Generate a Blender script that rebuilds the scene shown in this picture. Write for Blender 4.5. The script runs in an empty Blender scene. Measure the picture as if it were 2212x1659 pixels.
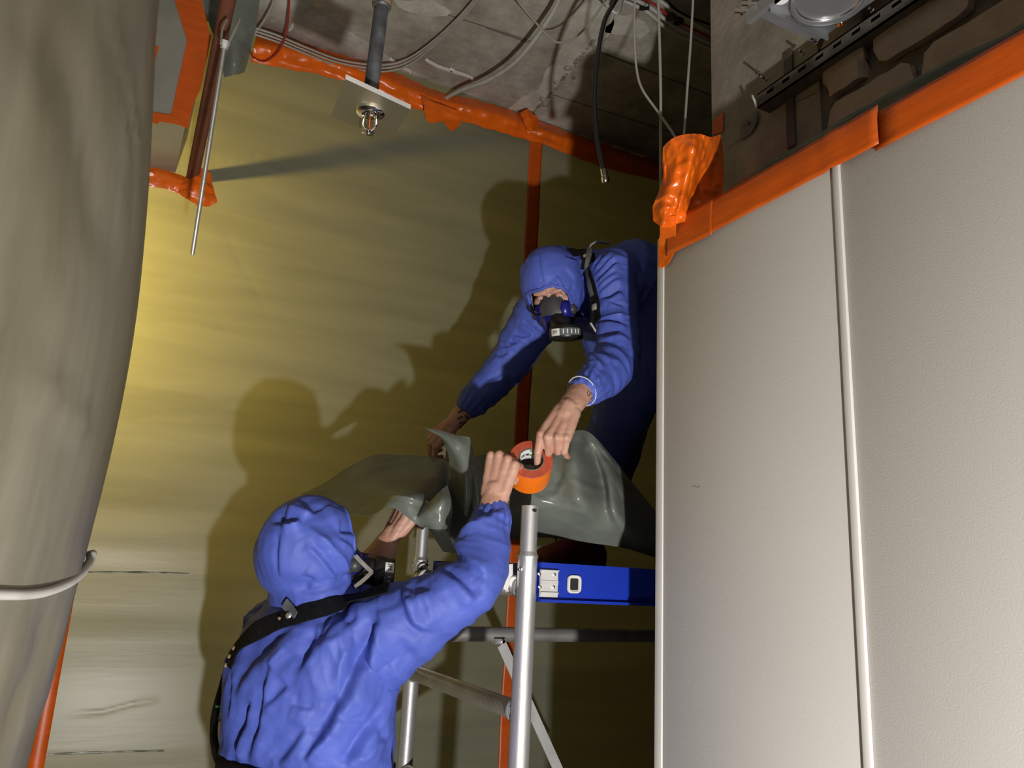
import bpy, bmesh, math, random
import numpy as np
from mathutils import Vector, Matrix
from mathutils.bvhtree import BVHTree

random.seed(4)
rng = np.random.default_rng(4)
scene = bpy.context.scene
COL = scene.collection

# ------------------------------------------------------------------ camera
W, H, F = 2212, 1659, 1690.0
CAM = np.array([0.0, 0.0, 1.62])
R = np.array([[0.88588777, 0.15396973, 0.43760277],
              [-0.46117763, 0.19026506, 0.86666856],
              [0.05018021, -0.96958369, 0.23956088]])      # columns: camera right, down, forward
cam_d = bpy.data.cameras.new('camera')
cam = bpy.data.objects.new('camera', cam_d)
COL.objects.link(cam)
cam_d.sensor_width = 36.0
cam_d.lens = F / W * 36.0
cam_d.clip_start = 0.02
M = Matrix(((R[0, 0], -R[0, 1], -R[0, 2], CAM[0]),
            (R[1, 0], -R[1, 1], -R[1, 2], CAM[1]),
            (R[2, 0], -R[2, 1], -R[2, 2], CAM[2]),
            (0, 0, 0, 1)))
cam.matrix_world = M
scene.camera = cam

# ------------------------------------------------------------------ world, lights, exposure
scene.view_settings.view_transform = 'Standard'
scene.view_settings.look = 'None'
scene.view_settings.gamma = 1.0
scene.view_settings.exposure = 0.0
scene.view_settings.use_curve_mapping = False
wd = bpy.data.worlds.new('dark_room')
scene.world = wd
wd.use_nodes = True
wd.node_tree.nodes['Background'].inputs[0].default_value = (0.9, 0.85, 0.75, 1)
wd.node_tree.nodes['Background'].inputs[1].default_value = 0.005


def light(name, kind, loc, power, col, size, aim=None, spot=None):
    d = bpy.data.lights.new(name, kind)
    d.energy = power
    d.color = col
    if kind in ('POINT', 'SPOT'):
        d.shadow_soft_size = size
    if kind == 'AREA':
        d.size = size
    if spot:
        d.spot_size = spot
        d.spot_blend = 0.6
    o = bpy.data.objects.new(name, d)
    COL.objects.link(o)
    o.location = loc
    if aim is not None:
        v = Vector(aim) - Vector(loc)
        o.rotation_euler = v.to_track_quat('-Z', 'Y').to_euler()
    return o


light('work_light', 'POINT', (0.2, -0.82, 0.5), 350.0, (1.0, 0.97, 0.93), 0.035)
light('warm_lamp_behind_film', 'POINT', (-0.50, 3.75, 2.58), 190.0, (1.0, 0.70, 0.14), 0.03)

# ------------------------------------------------------------------ pixel <-> world helpers (design time measuring)


def ray(px, py):
    return R @ np.array([px - W / 2, py - H / 2, F]) / F


def P(px, py, d):
    """world point seen at pixel (px,py) at distance d along the view axis"""
    return CAM + ray(px, py) * d


def Q(px, py, ax, val):
    r = ray(px, py)
    return CAM + r * ((val - CAM[ax]) / r[ax])


def camdir(r, d, f):
    return R @ np.array([r, d, f], float)


def nrm(v):
    v = np.array(v, float)
    return v / max(1e-9, np.linalg.norm(v))


# ------------------------------------------------------------------ materials
MATS = {}


def node(nt, t, **kw):
    n = nt.nodes.new(t)
    for k, v in kw.items():
        setattr(n, k, v)
    return n


def mat(name, col, rough=0.5, metal=0.0, var=0.12, vscale=8.0, bump=0.0, bscale=60.0, spec=0.5,
        trans=0.0, stretch=None, col2=None, detail=4.0, sss=0.0, coat=0.0, clear=0.0, bdist=0.01, speck=0.0, sscale=30.0):
    m = bpy.data.materials.new(name)
    m.use_nodes = True
    nt = m.node_tree
    b = nt.nodes['Principled BSDF']
    b.inputs['Roughness'].default_value = rough
    b.inputs['Metallic'].default_value = metal
    b.inputs['Specular IOR Level'].default_value = spec
    if coat:
        b.inputs['Coat Weight'].default_value = coat
        b.inputs['Coat Roughness'].default_value = 0.15
    if sss:
        b.inputs['Subsurface Weight'].default_value = sss
        b.inputs['Subsurface Radius'].default_value = (0.01, 0.004, 0.002)
    tc = node(nt, 'ShaderNodeTexCoord')
    mp = node(nt, 'ShaderNodeMapping')
    if stretch:
        mp.inputs['Scale'].default_value = stretch
    nt.links.new(tc.outputs['Object'], mp.inputs['Vector'])
    nz = node(nt, 'ShaderNodeTexNoise')
    nz.inputs['Scale'].default_value = vscale
    nz.inputs['Detail'].default_value = detail
    nt.links.new(mp.outputs[0], nz.inputs['Vector'])
    mx = node(nt, 'ShaderNodeMix', data_type='RGBA')
    c2 = col2 if col2 else tuple(max(0, c * (1 - var * 2)) for c in col)
    c1 = col if col2 else tuple(min(1, c * (1 + var)) for c in col)
    ramp = node(nt, 'ShaderNodeMapRange')
    ramp.inputs['From Min'].default_value = 0.32
    ramp.inputs['From Max'].default_value = 0.68
    nt.links.new(nz.outputs['Fac'], ramp.inputs['Value'])
    nt.links.new(ramp.outputs[0], mx.inputs['Factor'])
    mx.inputs[6].default_value = (*c2, 1)
    mx.inputs[7].default_value = (*c1, 1)
    colour = mx.outputs[2]
    if speck:
        n3 = node(nt, 'ShaderNodeTexNoise')
        n3.inputs['Scale'].default_value = sscale
        n3.inputs['Detail'].default_value = 8.0
        n3.inputs['Roughness'].default_value = 0.7
        nt.links.new(mp.outputs[0], n3.inputs['Vector'])
        r3 = node(nt, 'ShaderNodeMapRange')
        r3.inputs['From Min'].default_value = 0.3
        r3.inputs['From Max'].default_value = 0.7
        r3.inputs['To Min'].default_value = 1 - speck
        r3.inputs['To Max'].default_value = 1 + speck * 0.6
        nt.links.new(n3.outputs['Fac'], r3.inputs['Value'])
        m3 = node(nt, 'ShaderNodeVectorMath', operation='SCALE')
        nt.links.new(colour, m3.inputs[0])
        nt.links.new(r3.outputs[0], m3.inputs['Scale'])
        colour = m3.outputs[0]
    nt.links.new(colour, b.inputs['Base Color'])
    if bump:
        n2 = node(nt, 'ShaderNodeTexNoise')
        n2.inputs['Scale'].default_value = bscale
        n2.inputs['Detail'].default_value = 3.0
        nt.links.new(mp.outputs[0], n2.inputs['Vector'])
        bp = node(nt, 'ShaderNodeBump')
        bp.inputs['Strength'].default_value = bump
        bp.inputs['Distance'].default_value = bdist
        nt.links.new(n2.outputs['Fac'], bp.inputs['Height'])
        nt.links.new(bp.outputs[0], b.inputs['Normal'])
    if trans or clear:
        out = nt.nodes['Material Output']
        last = b.outputs[0]
        if trans:
            tr = node(nt, 'ShaderNodeBsdfTranslucent')
            nt.links.new(mx.outputs[2], tr.inputs['Color'])
            mxs = node(nt, 'ShaderNodeMixShader')
            mxs.inputs[0].default_value = trans
            nt.links.new(last, mxs.inputs[1])
            nt.links.new(tr.outputs[0], mxs.inputs[2])
            last = mxs.outputs[0]
        if clear:
            tp = node(nt, 'ShaderNodeBsdfTransparent')
            tp.inputs[0].default_value = (0.9, 0.88, 0.8, 1)
            mxs = node(nt, 'ShaderNodeMixShader')
            mxs.inputs[0].default_value = clear
            nt.links.new(last, mxs.inputs[1])
            nt.links.new(tp.outputs[0], mxs.inputs[2])
            last = mxs.outputs[0]
        nt.links.new(last, out.inputs['Surface'])
    MATS[name] = m
    return m


mat('film_wall', (0.235, 0.24, 0.185), rough=0.34, var=0.06, vscale=3.0, stretch=(0.5, 1, 5), bump=0.03, bscale=9, spec=0.5, trans=0.4, bdist=0.012)
mat('film_column', (0.185, 0.172, 0.13), rough=0.38, col2=(0.125, 0.108, 0.07), vscale=2.6, stretch=(3, 3, 0.45), detail=7, speck=0.22, sscale=7, bump=0.1, bscale=10, trans=0.22, clear=0.05)
mat('film_seam', (0.30, 0.30, 0.235), rough=0.28, var=0.06, vscale=20.0, bump=0.15, bscale=50, trans=0.55)
mat('film_box', (0.25, 0.24, 0.20), rough=0.36, var=0.10, vscale=5.0, bump=0.15, bscale=14)
mat('foil', (0.165, 0.182, 0.158), rough=0.28, var=0.06, vscale=10.0, bump=0.12, bscale=25, spec=0.5, trans=0.03)
mat('foil_dark', (0.10, 0.118, 0.108), rough=0.36, var=0.08, vscale=10.0, bump=0.1, bscale=25)
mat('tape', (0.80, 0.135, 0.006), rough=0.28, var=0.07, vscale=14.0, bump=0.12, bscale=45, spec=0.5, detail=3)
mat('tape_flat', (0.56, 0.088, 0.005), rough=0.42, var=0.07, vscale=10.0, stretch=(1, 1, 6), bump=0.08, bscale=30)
mat('tape_side', (0.50, 0.085, 0.04), rough=0.6, var=0.08, vscale=60.0)
mat('tape_new', (0.95, 0.20, 0.010), rough=0.4, var=0.03, vscale=30.0)
mat('cardboard', (0.20, 0.16, 0.12), rough=0.8, var=0.1, vscale=40)
mat('paper_white', (0.8, 0.8, 0.78), rough=0.7, var=0.02)
mat('print_black', (0.015, 0.015, 0.015), rough=0.6, var=0.0)
mat('print_green', (0.12, 0.42, 0.06), rough=0.6, var=0.0)
mat('concrete', (0.47, 0.44, 0.385), rough=0.85, col2=(0.285, 0.255, 0.21), vscale=2.6, bump=0.5, bscale=45, detail=10, bdist=0.006, speck=0.35, sscale=11)
mat('concrete_wall', (0.30, 0.265, 0.215), rough=0.85, col2=(0.20, 0.175, 0.14), vscale=4.0, bump=0.4, bscale=45, detail=8, bdist=0.005, speck=0.25, sscale=14)
mat('plaster_patch', (0.58, 0.55, 0.49), rough=0.9, col2=(0.43, 0.40, 0.34), vscale=8, bump=0.5, bscale=60, detail=8, bdist=0.004, speck=0.2, sscale=25)
mat('rubble', (0.36, 0.33, 0.28), rough=0.95, col2=(0.13, 0.115, 0.09), vscale=24, bump=0.8, bscale=80)
mat('groove', (0.12, 0.105, 0.085), rough=0.95, var=0.1)
mat('block', (0.34, 0.26, 0.20), rough=0.9, speck=0.15, sscale=20, var=0.09, vscale=6, bump=0.3, bscale=70, detail=7)
mat('mortar', (0.155, 0.128, 0.10), rough=0.95, var=0.15, vscale=20, bump=0.6, bscale=70, detail=7)
mat('panel_white', (0.60, 0.575, 0.535), rough=0.5, var=0.015, vscale=2, bump=0.24, bscale=280, detail=3, bdist=0.0013)
mat('trim_white', (0.70, 0.675, 0.63), rough=0.4, var=0.02, vscale=5)
mat('dark_wall', (0.07, 0.065, 0.055), rough=0.9, var=0.1)
mat('floor_grey', (0.10, 0.098, 0.09), rough=0.8, var=0.1)
mat('alu', (0.78, 0.775, 0.77), rough=0.38, metal=0.78, var=0.09, vscale=7, stretch=(3, 3, 0.6), bump=0.05, bscale=90)
mat('alu_dull', (0.58, 0.555, 0.52), rough=0.45, metal=0.7, var=0.12, vscale=9, bump=0.06, bscale=60)
mat('alu_light', (0.72, 0.71, 0.69), rough=0.45, metal=0.4, var=0.06, vscale=20)
mat('galv', (0.45, 0.46, 0.48), rough=0.42, metal=0.75, var=0.1, vscale=9)
mat('chrome', (0.88, 0.87, 0.85), rough=0.12, metal=1.0, var=0.02)
mat('plate_metal', (0.80, 0.76, 0.62), rough=0.42, metal=1.0, var=0.03, vscale=4)
mat('steel_dark', (0.085, 0.075, 0.062), rough=0.65, var=0.2, vscale=20, bump=0.1)
mat('pipe_grey', (0.115, 0.12, 0.13), rough=0.5, metal=0.3, var=0.25, vscale=30, bump=0.15, bscale=90)
mat('rust', (0.18, 0.055, 0.032), rough=0.7, col2=(0.12, 0.04, 0.025), vscale=16, bump=0.2)
mat('brass_tape', (0.26, 0.17, 0.09), rough=0.6, var=0.1)
mat('black_rubber', (0.012, 0.012, 0.012), rough=0.38, var=0.1)
mat('webbing', (0.009, 0.009, 0.010), rough=0.85, spec=0.15, var=0.2, vscale=80, bump=0.2, bscale=250)
mat('webbing_grey', (0.11, 0.115, 0.12), rough=0.6, var=0.1, vscale=60)
mat('tie_white', (0.36, 0.345, 0.32), rough=0.5, var=0.08, vscale=20)
mat('cable_white', (0.46, 0.45, 0.42), rough=0.45, var=0.06, vscale=20)
mat('cable_grey', (0.36, 0.345, 0.31), rough=0.45, var=0.06, vscale=20)
mat('cable_wire', (0.30, 0.285, 0.25), rough=0.4, var=0.05)
mat('cable_red', (0.33, 0.03, 0.025), rough=0.4, var=0.05)
mat('cable_black', (0.012, 0.012, 0.013), rough=0.3, var=0.05)
mat('platform_blue', (0.008, 0.035, 0.42), rough=0.42, var=0.06, vscale=5)
mat('plastic_white', (0.70, 0.69, 0.66), rough=0.45, var=0.02)
mat('coverall', (0.078, 0.118, 0.49), rough=0.58, var=0.07, vscale=7, bump=0.25, bscale=42, detail=6, spec=0.35, bdist=0.006)
mat('strap_pale', (0.20, 0.185, 0.165), rough=0.8, var=0.1, vscale=60)
mat('hem_white', (0.66, 0.68, 0.75), rough=0.8, var=0.1, vscale=200)
mat('skin', (0.58, 0.34, 0.25), rough=0.5, var=0.07, vscale=22, bump=0.15, bscale=160, sss=0.06, col2=(0.50, 0.25, 0.18), bdist=0.003)
mat('mask_blue', (0.012, 0.014, 0.20), rough=0.28, var=0.05, vscale=30)
mat('mask_grey', (0.05, 0.05, 0.05), rough=0.45, var=0.08, vscale=20)
mat('eye_white', (0.7, 0.66, 0.6), rough=0.2, var=0.0)
mat('hair', (0.07, 0.045, 0.03), rough=0.7, var=0.2, vscale=80)
mat('ink', (0.06, 0.055, 0.06), rough=0.6, var=0.3, vscale=120)
mat('nail', (0.66, 0.42, 0.35), rough=0.35, var=0.0)
mat('shoe_black', (0.02, 0.02, 0.022), rough=0.6, var=0.2, vscale=40)
mat('shoe_red', (0.16, 0.012, 0.010), rough=0.6, var=0.1, vscale=40)
mat('tag_paper', (0.15, 0.14, 0.13), rough=0.8, var=0.2, vscale=30)
mat('glass_red', (0.55, 0.08, 0.01), rough=0.1, var=0.0)
mat('green_cord', (0.03, 0.35, 0.12), rough=0.6, var=0.0)

# ------------------------------------------------------------------ mesh helpers


class MB:
    """collects vertices and faces, links them as ONE mesh object"""

    def __init__(s):
        s.v, s.f = [], []

    def add(s, v, f):
        o = len(s.v)
        s.v += [tuple(map(float, p)) for p in v]
        s.f += [tuple(i + o for i in q) for q in f]
        return s

    def box(s, lo, hi, rot=None, piv=None, bev=0.0):
        lo, hi = np.array(lo, float), np.array(hi, float)
        if bev <= 0:
            v = [(x, y, z) for z in (lo[2], hi[2]) for y in (lo[1], hi[1]) for x in (lo[0], hi[0])]
            f = [(0, 2, 3, 1), (4, 5, 7, 6), (0, 1, 5, 4), (2, 6, 7, 3), (0, 4, 6, 2), (1, 3, 7, 5)]
        else:
            bm = bmesh.new()
            bmesh.ops.create_cube(bm, size=1)
            bmesh.ops.scale(bm, vec=hi - lo, verts=bm.verts)
            bmesh.ops.translate(bm, vec=(lo + hi) / 2, verts=bm.verts)
            bmesh.ops.bevel(bm, geom=bm.edges[:], offset=bev, segments=2, affect='EDGES', profile=0.5)
            bm.verts.index_update()
            v = [tuple(q.co) for q in bm.verts]
            f = [tuple(q.index for q in g.verts) for g in bm.faces]
            bm.free()
        if rot is not None:
            c = np.array(piv if piv is not None else (lo + hi) / 2)
            v = [c + rot @ (np.array(p) - c) for p in v]
        return s.add(v, f)

    def tube(s, pts, r, n=8, cap=True, closed=False):
        pts = np.array(pts, float)
        k = len(pts)
        rr = np.full(k, r) if np.isscalar(r) else np.array(r, float)
        T = np.zeros_like(pts)
        T[1:-1] = pts[2:] - pts[:-2]
        T[0] = pts[1] - pts[0]
        T[-1] = pts[-1] - pts[-2]
        if closed:
            T[0] = T[-1] = pts[1] - pts[-2]
        T /= np.linalg.norm(T, axis=1)[:, None] + 1e-12
        u = np.cross(T[0], [0, 0, 1])
        if np.linalg.norm(u) < 0.1:
            u = np.cross(T[0], [1, 0, 0])
        v, f = [], []
        for i in range(k):
            u = u - T[i] * (u @ T[i])
            u /= np.linalg.norm(u)
            w = np.cross(T[i], u)
            for a in range(n):
                t = 2 * math.pi * a / n
                v.append(pts[i] + rr[i] * (math.cos(t) * u + math.sin(t) * w))
        for i in range(k - 1):
            for a in range(n):
                b = (a + 1) % n
                f.append((i * n + a, i * n + b, (i + 1) * n + b, (i + 1) * n + a))
        if cap and not closed:
            f.append(tuple(range(n - 1, -1, -1)))
            f.append(tuple((k - 1) * n + a for a in range(n)))
        return s.add(v, f)

    def lathe(s, prof, c, axis, n=24, u=None):
        """prof: list of (radius, height along axis); closed if first and last radius are 0, else open"""
        axis = nrm(axis)
        if u is None:
            u = np.cross(axis, [0, 0, 1])
            if np.linalg.norm(u) < 0.1:
                u = np.cross(axis, [1, 0, 0])
        u = nrm(u)
        w = np.cross(axis, u)
        v, f = [], []
        for r, h in prof:
            for a in range(n):
                t = 2 * math.pi * a / n
                v.append(np.array(c) + axis * h + r * (math.cos(t) * u + math.sin(t) * w))
        for i in range(len(prof) - 1):
            for a in range(n):
                b = (a + 1) % n
                f.append((i * n + a, i * n + b, (i + 1) * n + b, (i + 1) * n + a))
        return s.add(v, f)

    def grid(s, pts):
        """pts: rows x cols x 3"""
        pts = np.array(pts)
        a, b = pts.shape[:2]
        return s.add(pts.reshape(-1, 3), [(i * b + j, i * b + j + 1, (i + 1) * b + j + 1, (i + 1) * b + j) for i in range(a - 1) for j in range(b - 1)])

    def slab(s, pts, th):
        """a sheet grid given thickness th (vector or scalar along its normals), closed at the rims"""
        pts = np.array(pts, float)
        a, b = pts.shape[:2]
        du = np.gradient(pts, axis=0)
        dv = np.gradient(pts, axis=1)
        nn = np.cross(du, dv)
        nn /= np.linalg.norm(nn, axis=2)[..., None] + 1e-12
        back = pts + nn * th
        off = a * b
        f = []
        for i in range(a - 1):
            for j in range(b - 1):
                q = (i * b + j, i * b + j + 1, (i + 1) * b + j + 1, (i + 1) * b + j)
                f.append(q[::-1])
                f.append(tuple(k + off for k in q))
        for j in range(b - 1):
            f.append((j, j + 1, j + 1 + off, j + off))
            k = (a - 1) * b + j
            f.append((k + 1, k, k + off, k + 1 + off))
        for i in range(a - 1):
            f.append(((i + 1) * b, i * b, i * b + off, (i + 1) * b + off))
            k = i * b + b - 1
            f.append((k, k + b, k + b + off, k + off))
        return s.add(np.concatenate([pts.reshape(-1, 3), back.reshape(-1, 3)]), f)

    def prism(s, poly, vec):
        poly = [np.array(p, float) for p in poly]
        vec = np.array(vec, float)
        k = len(poly)
        f = [tuple(range(k - 1, -1, -1)), tuple(range(k, 2 * k))]
        for i in range(k):
            j = (i + 1) % k
            f.append((i, j, j + k, i + k))
        return s.add(poly + [p + vec for p in poly], f)

    def mesh(s, name):
        me = bpy.data.meshes.new(name)
        me.from_pydata(s.v, [], s.f)
        me.update()
        return me

    def build(s, name, m, parent=None, smooth=None, fix=True):
        me = s.mesh(name)
        if fix:
            bm = bmesh.new()
            bm.from_mesh(me)
            bmesh.ops.recalc_face_normals(bm, faces=bm.faces[:])
            bm.to_mesh(me)
            bm.free()
        return link(name, me, m, parent, smooth)


def link(name, me, m, parent=None, smooth=None):
    if m:
        for k in (m if isinstance(m, (list, tuple)) else [m]):
            me.materials.append(MATS[k])
    if smooth:
        me.polygons.foreach_set('use_smooth', [True] * len(me.polygons))
        if smooth < 179:
            me.set_sharp_from_angle(angle=math.radians(smooth))
    o = bpy.data.objects.new(name, me)
    COL.objects.link(o)
    if parent:
        o.parent = parent
        o.matrix_parent_inverse = parent.matrix_basis.inverted()
    return o


def tag(o, label=None, cat=None, group=None, kind=None):
    if label:
        o['label'] = label
    if cat:
        o['category'] = cat
    if group:
        o['group'] = group
    if kind:
        o['kind'] = kind
    return o


def empty(name, loc, label, cat, group=None):
    o = bpy.data.objects.new(name, None)
    COL.objects.link(o)
    o.location = tuple(map(float, loc))
    o.empty_display_size = 0.05
    return tag(o, label, cat, group)


def cr(pts, n=8, closed=False):
    """Catmull-Rom through points"""
    p = np.array(pts, float)
    k = len(p)
    if k < 3:
        return np.array([p[0] + (p[-1] - p[0]) * t for t in np.linspace(0, 1, n + 1)])
    out = []
    for i in range(k - 1):
        a, b, c, d = p[max(i - 1, 0)], p[i], p[i + 1], p[min(i + 2, k - 1)]
        for t in np.linspace(0, 1, n, endpoint=False):
            out.append(0.5 * ((2 * b) + (-a + c) * t + (2 * a - 5 * b + 4 * c - d) * t * t + (-a + 3 * b - 3 * c + d) * t ** 3))
    out.append(p[-1])
    return np.array(out)


def crgrid(ctrl, nu=6, nv=6):
    rows = np.array([cr(r, nv) for r in np.array(ctrl, float)])
    return np.array([cr(rows[:, j], nu) for j in range(rows.shape[1])]).transpose(1, 0, 2)


def hash3(i, j, k, seed):
    h = (i.astype(np.int64) * 374761393 + j.astype(np.int64) * 668265263 + k.astype(np.int64) * 2147483647 + seed * 974634777) & 0xffffffff
    h = ((h ^ (h >> 13)) * 1274126177) & 0xffffffff
    return ((h ^ (h >> 16)) & 0xffff) / 65535.0


def vnoise(p, seed=0):
    """value noise in [-1,1] on N x 3 points"""
    p = np.asarray(p, float)
    b = np.floor(p).astype(np.int64)
    t = p - b
    t = t * t * (3 - 2 * t)
    r = 0
    for dx in (0, 1):
        for dy in (0, 1):
            for dz in (0, 1):
                w = (t[:, 0] if dx else 1 - t[:, 0]) * (t[:, 1] if dy else 1 - t[:, 1]) * (t[:, 2] if dz else 1 - t[:, 2])
                r = r + w * hash3(b[:, 0] + dx, b[:, 1] + dy, b[:, 2] + dz, seed)
    return r * 2 - 1


def crumple(pts, amp, scale, seed=0, octs=3):
    """facetted crumple offsets (ridged noise) for a grid of points"""
    sh = pts.shape[:-1]
    q = pts.reshape(-1, 3)
    h = np.zeros(len(q))
    a = amp
    for o in range(octs):
        h += a * (1 - 2 * np.abs(vnoise(q * scale * 2 ** o + 7.3 * o, seed + o)))
        a *= 0.5
    return h.reshape(sh)


def rotz(a):
    c, s = math.cos(a), math.sin(a)
    return np.array([[c, -s, 0], [s, c, 0], [0, 0, 1]])


def ribbon(pts, nors, width, th):
    """strap along pts, lying flat against surface normals nors"""
    pts, nors = np.array(pts), np.array(nors)
    T = np.gradient(pts, axis=0)
    T /= np.linalg.norm(T, axis=1)[:, None] + 1e-12
    S = np.cross(nors, T)
    S /= np.linalg.norm(S, axis=1)[:, None] + 1e-12
    w = np.full(len(pts), width) if np.isscalar(width) else np.array(width)
    g = np.stack([pts - S * w[:, None] / 2, pts, pts + S * w[:, None] / 2], 1)
    g[:, 1] += nors * th * 0.5
    return g


def text_mesh(body, size, depth=0.0004):
    cu = bpy.data.curves.new('lettering', 'FONT')
    cu.body = body
    cu.size = size
    cu.extrude = depth
    cu.align_x = 'CENTER'
    cu.align_y = 'CENTER'
    o = bpy.data.objects.new('lettering', cu)
    COL.objects.link(o)
    dg = bpy.context.evaluated_depsgraph_get()
    me = bpy.data.meshes.new_from_object(o.evaluated_get(dg))
    bpy.data.objects.remove(o)
    return me


def place_mesh(me, origin, x, y):
    """move a mesh drawn in XY to a frame with axes x,y"""
    x = nrm(x)
    z = nrm(np.cross(x, y))
    y = np.cross(z, x)
    me.transform(Matrix([[x[i], y[i], z[i], origin[i]] for i in range(3)] + [[0, 0, 0, 1]]))
    return me


def seg_dist(co, pts):
    """distance from each co to the polyline pts, parameter 0..1 along it, and offset vector"""
    best = np.full(len(co), 1e9)
    par = np.zeros(len(co))
    off = np.zeros_like(co)
    k = len(pts) - 1
    for i in range(k):
        a, b = pts[i], pts[i + 1]
        ab = b - a
        L2 = ab @ ab + 1e-12
        t = np.clip(((co - a) @ ab) / L2, 0, 1)
        v = co - a - t[:, None] * ab
        d = np.linalg.norm(v, axis=1)
        m = d < best
        best[m] = d[m]
        off[m] = v[m]
        par[m] = (i + t[m]) / k
    return best, par, off


def creases(co, lines):
    """lines: (pts, width, amp[, side]). With a side vector a negative amp is a lapped fold: high on that side,
    dropping sharply beyond the line; without it a valley. Positive amp is a sharp ridge."""
    h = np.zeros(len(co))
    for ln in lines:
        pts, w, a = ln[:3]
        pts = np.array(pts)
        lo, hi = pts.min(0) - 7 * w, pts.max(0) + 7 * w
        idx = np.where(np.all((co > lo) & (co < hi), axis=1))[0]
        if not len(idx):
            continue
        d, t, off = seg_dist(co[idx], pts)
        fade = np.clip(np.minimum(t, 1 - t) * 4, 0.0, 1)
        fade = fade * fade * (3 - 2 * fade)
        if a < 0 and len(ln) > 3:
            s = off @ ln[3]
            st = np.tanh(s / (0.55 * w))
            pr = np.where(s > 0, 0.75 * np.exp(-s / (2.6 * w)), np.exp(s / (1.6 * w))) * st * np.exp(-((d / (6 * w)) ** 2))
            h[idx] += -a * fade * pr * 0.62
        elif a < 0:
            h[idx] += a * fade * (np.exp(-d / w) - 0.45 * np.exp(-((d - 2.1 * w) / w) ** 2))
        else:
            h[idx] += a * fade * np.exp(-d / (1.3 * w))
    return h


def me_arrays(me):
    n = len(me.vertices)
    co = np.empty(n * 3)
    me.vertices.foreach_get('co', co)
    no = np.empty(n * 3)
    me.vertices.foreach_get('normal', no)
    return co.reshape(-1, 3), no.reshape(-1, 3)


def bvh_of(me):
    return BVHTree.FromPolygons([v.co[:] for v in me.vertices], [p.vertices[:] for p in me.polygons])


def shoot(bvh, px, py):
    r = nrm(ray(px, py))
    h = bvh.ray_cast(Vector(CAM), Vector(r))
    if h[0] is None:
        h2 = None
        # nearest point to the ray: walk along it
        best = None
        for d in np.linspace(0.8, 3.4, 60):
            q = bvh.find_nearest(Vector(CAM + r * d))
            if q[0] is not None and (best is None or q[3] < best[3]):
                best = q
        return np.array(best[0]), np.array(best[1])
    return np.array(h[0]), np.array(h[1])


# ================================================================== the room
ZC, YW, XP, XB = 3.9, 3.155, 1.182, 1.39      # ceiling, film wall, white partition, block wall behind it

# floor
mb = MB().box((-3, -2.2, -0.1), (4, 5.2, 0.0))
tag(mb.build('floor', 'floor_grey'), kind='structure')

# ceiling: concrete slab seen from below
ce = MB().box((-3, -2.2, ZC), (4, 5.2, ZC + 0.15)).build('ceiling', 'concrete')
tag(ce, kind='structure')


def plate_at_ceiling(name, pix, th, m, seed, rag=0.012, z=ZC):
    pts = np.array([Q(x, y, 2, z) for x, y in pix])
    ring = []
    k = len(pts)
    for i in range(k):
        a, b = pts[i], pts[(i + 1) % k]
        for t in np.linspace(0, 1, 7)[:-1]:
            ring.append(a + (b - a) * t)
    ring = np.array(ring)
    q = ring * 22
    ring[:, 0] += rag * vnoise(q, seed)
    ring[:, 1] += rag * vnoise(q, seed + 5)
    ring[:, 2] = z + 0.001
    n = len(ring)
    ring[:, 2] = z + 0.002
    return MB().prism(list(ring), (0, 0, -th - 0.002)).build(name, m, ce)


plate_at_ceiling('plaster_patch', [(1100, 232), (1130, 205), (1165, 190), (1182, 150), (1205, 120), (1222, 65), (1245, 20), (1300, -12), (1330, 20), (1318, 70), (1250, 130), (1215, 170), (1175, 230), (1150, 248)], 0.004, 'plaster_patch', 3)
plate_at_ceiling('plaster_patch', [(1310, 55), (1330, 30), (1365, 35), (1398, 45), (1402, 68), (1385, 82), (1345, 72), (1312, 66)], 0.004, 'plaster_patch', 9)
plate_at_ceiling('plaster_patch', [(852, 0), (930, -5), (975, 25), (940, 35), (880, 25)], 0.003, 'plaster_patch', 12)
# broken-out seam through the patch: a rough line of lumps with a few pits
q = cr([cz0 for cz0 in [Q(x, y, 2, ZC + 0.002) for x, y in ((1146, 246), (1170, 222), (1196, 192), (1218, 164), (1240, 136), (1262, 110), (1284, 82))]], 14)
q[:, :2] += 0.006 * np.stack([vnoise(q * 60, 3), vnoise(q * 60, 4)], 1)
MB().tube(q, 0.009 + 0.006 * vnoise(q * 90, 6), 7).build('rubble_crack', 'rubble', ce, 30)
for x, y, r_ in ((1172, 214, .022), (1178, 228, .014), (1226, 147, .022), (1204, 178, .02), (1150, 243, .014), (1240, 168, .010), (1250, 128, .012)):
    c = Q(x, y, 2, ZC - 0.004)
    ph = np.linspace(0, 2 * math.pi, 11)[:-1]
    mb = MB()
    for rad, dz in ((1.0, 0.003), (0.8, -0.006), (0.45, -0.002)):
        pass
    ring = [[c + np.array([math.cos(t) * r_ * k * (1 + 0.35 * vnoise(np.array([[3 * math.cos(t) + x, 3 * math.sin(t), k]]), 2)[0]), math.sin(t) * r_ * k * 0.8, dz]) for t in ph] for k, dz in ((1.15, 0.005), (0.85, -0.007), (0.6, -0.002), (0.3, 0.003))]
    mb.add(*[(np.concatenate(ring)), [(i * 10 + j, i * 10 + (j + 1) % 10, (i + 1) * 10 + (j + 1) % 10, (i + 1) * 10 + j) for i in range(3) for j in range(10)] + [tuple(range(30, 40))]])
    mb.build('pit', ['rubble', 'groove'], ce)
    o = COL.objects[-1]
    for f_ in o.data.polygons:
        f_.material_index = 1 if f_.index >= 20 else 0
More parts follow.
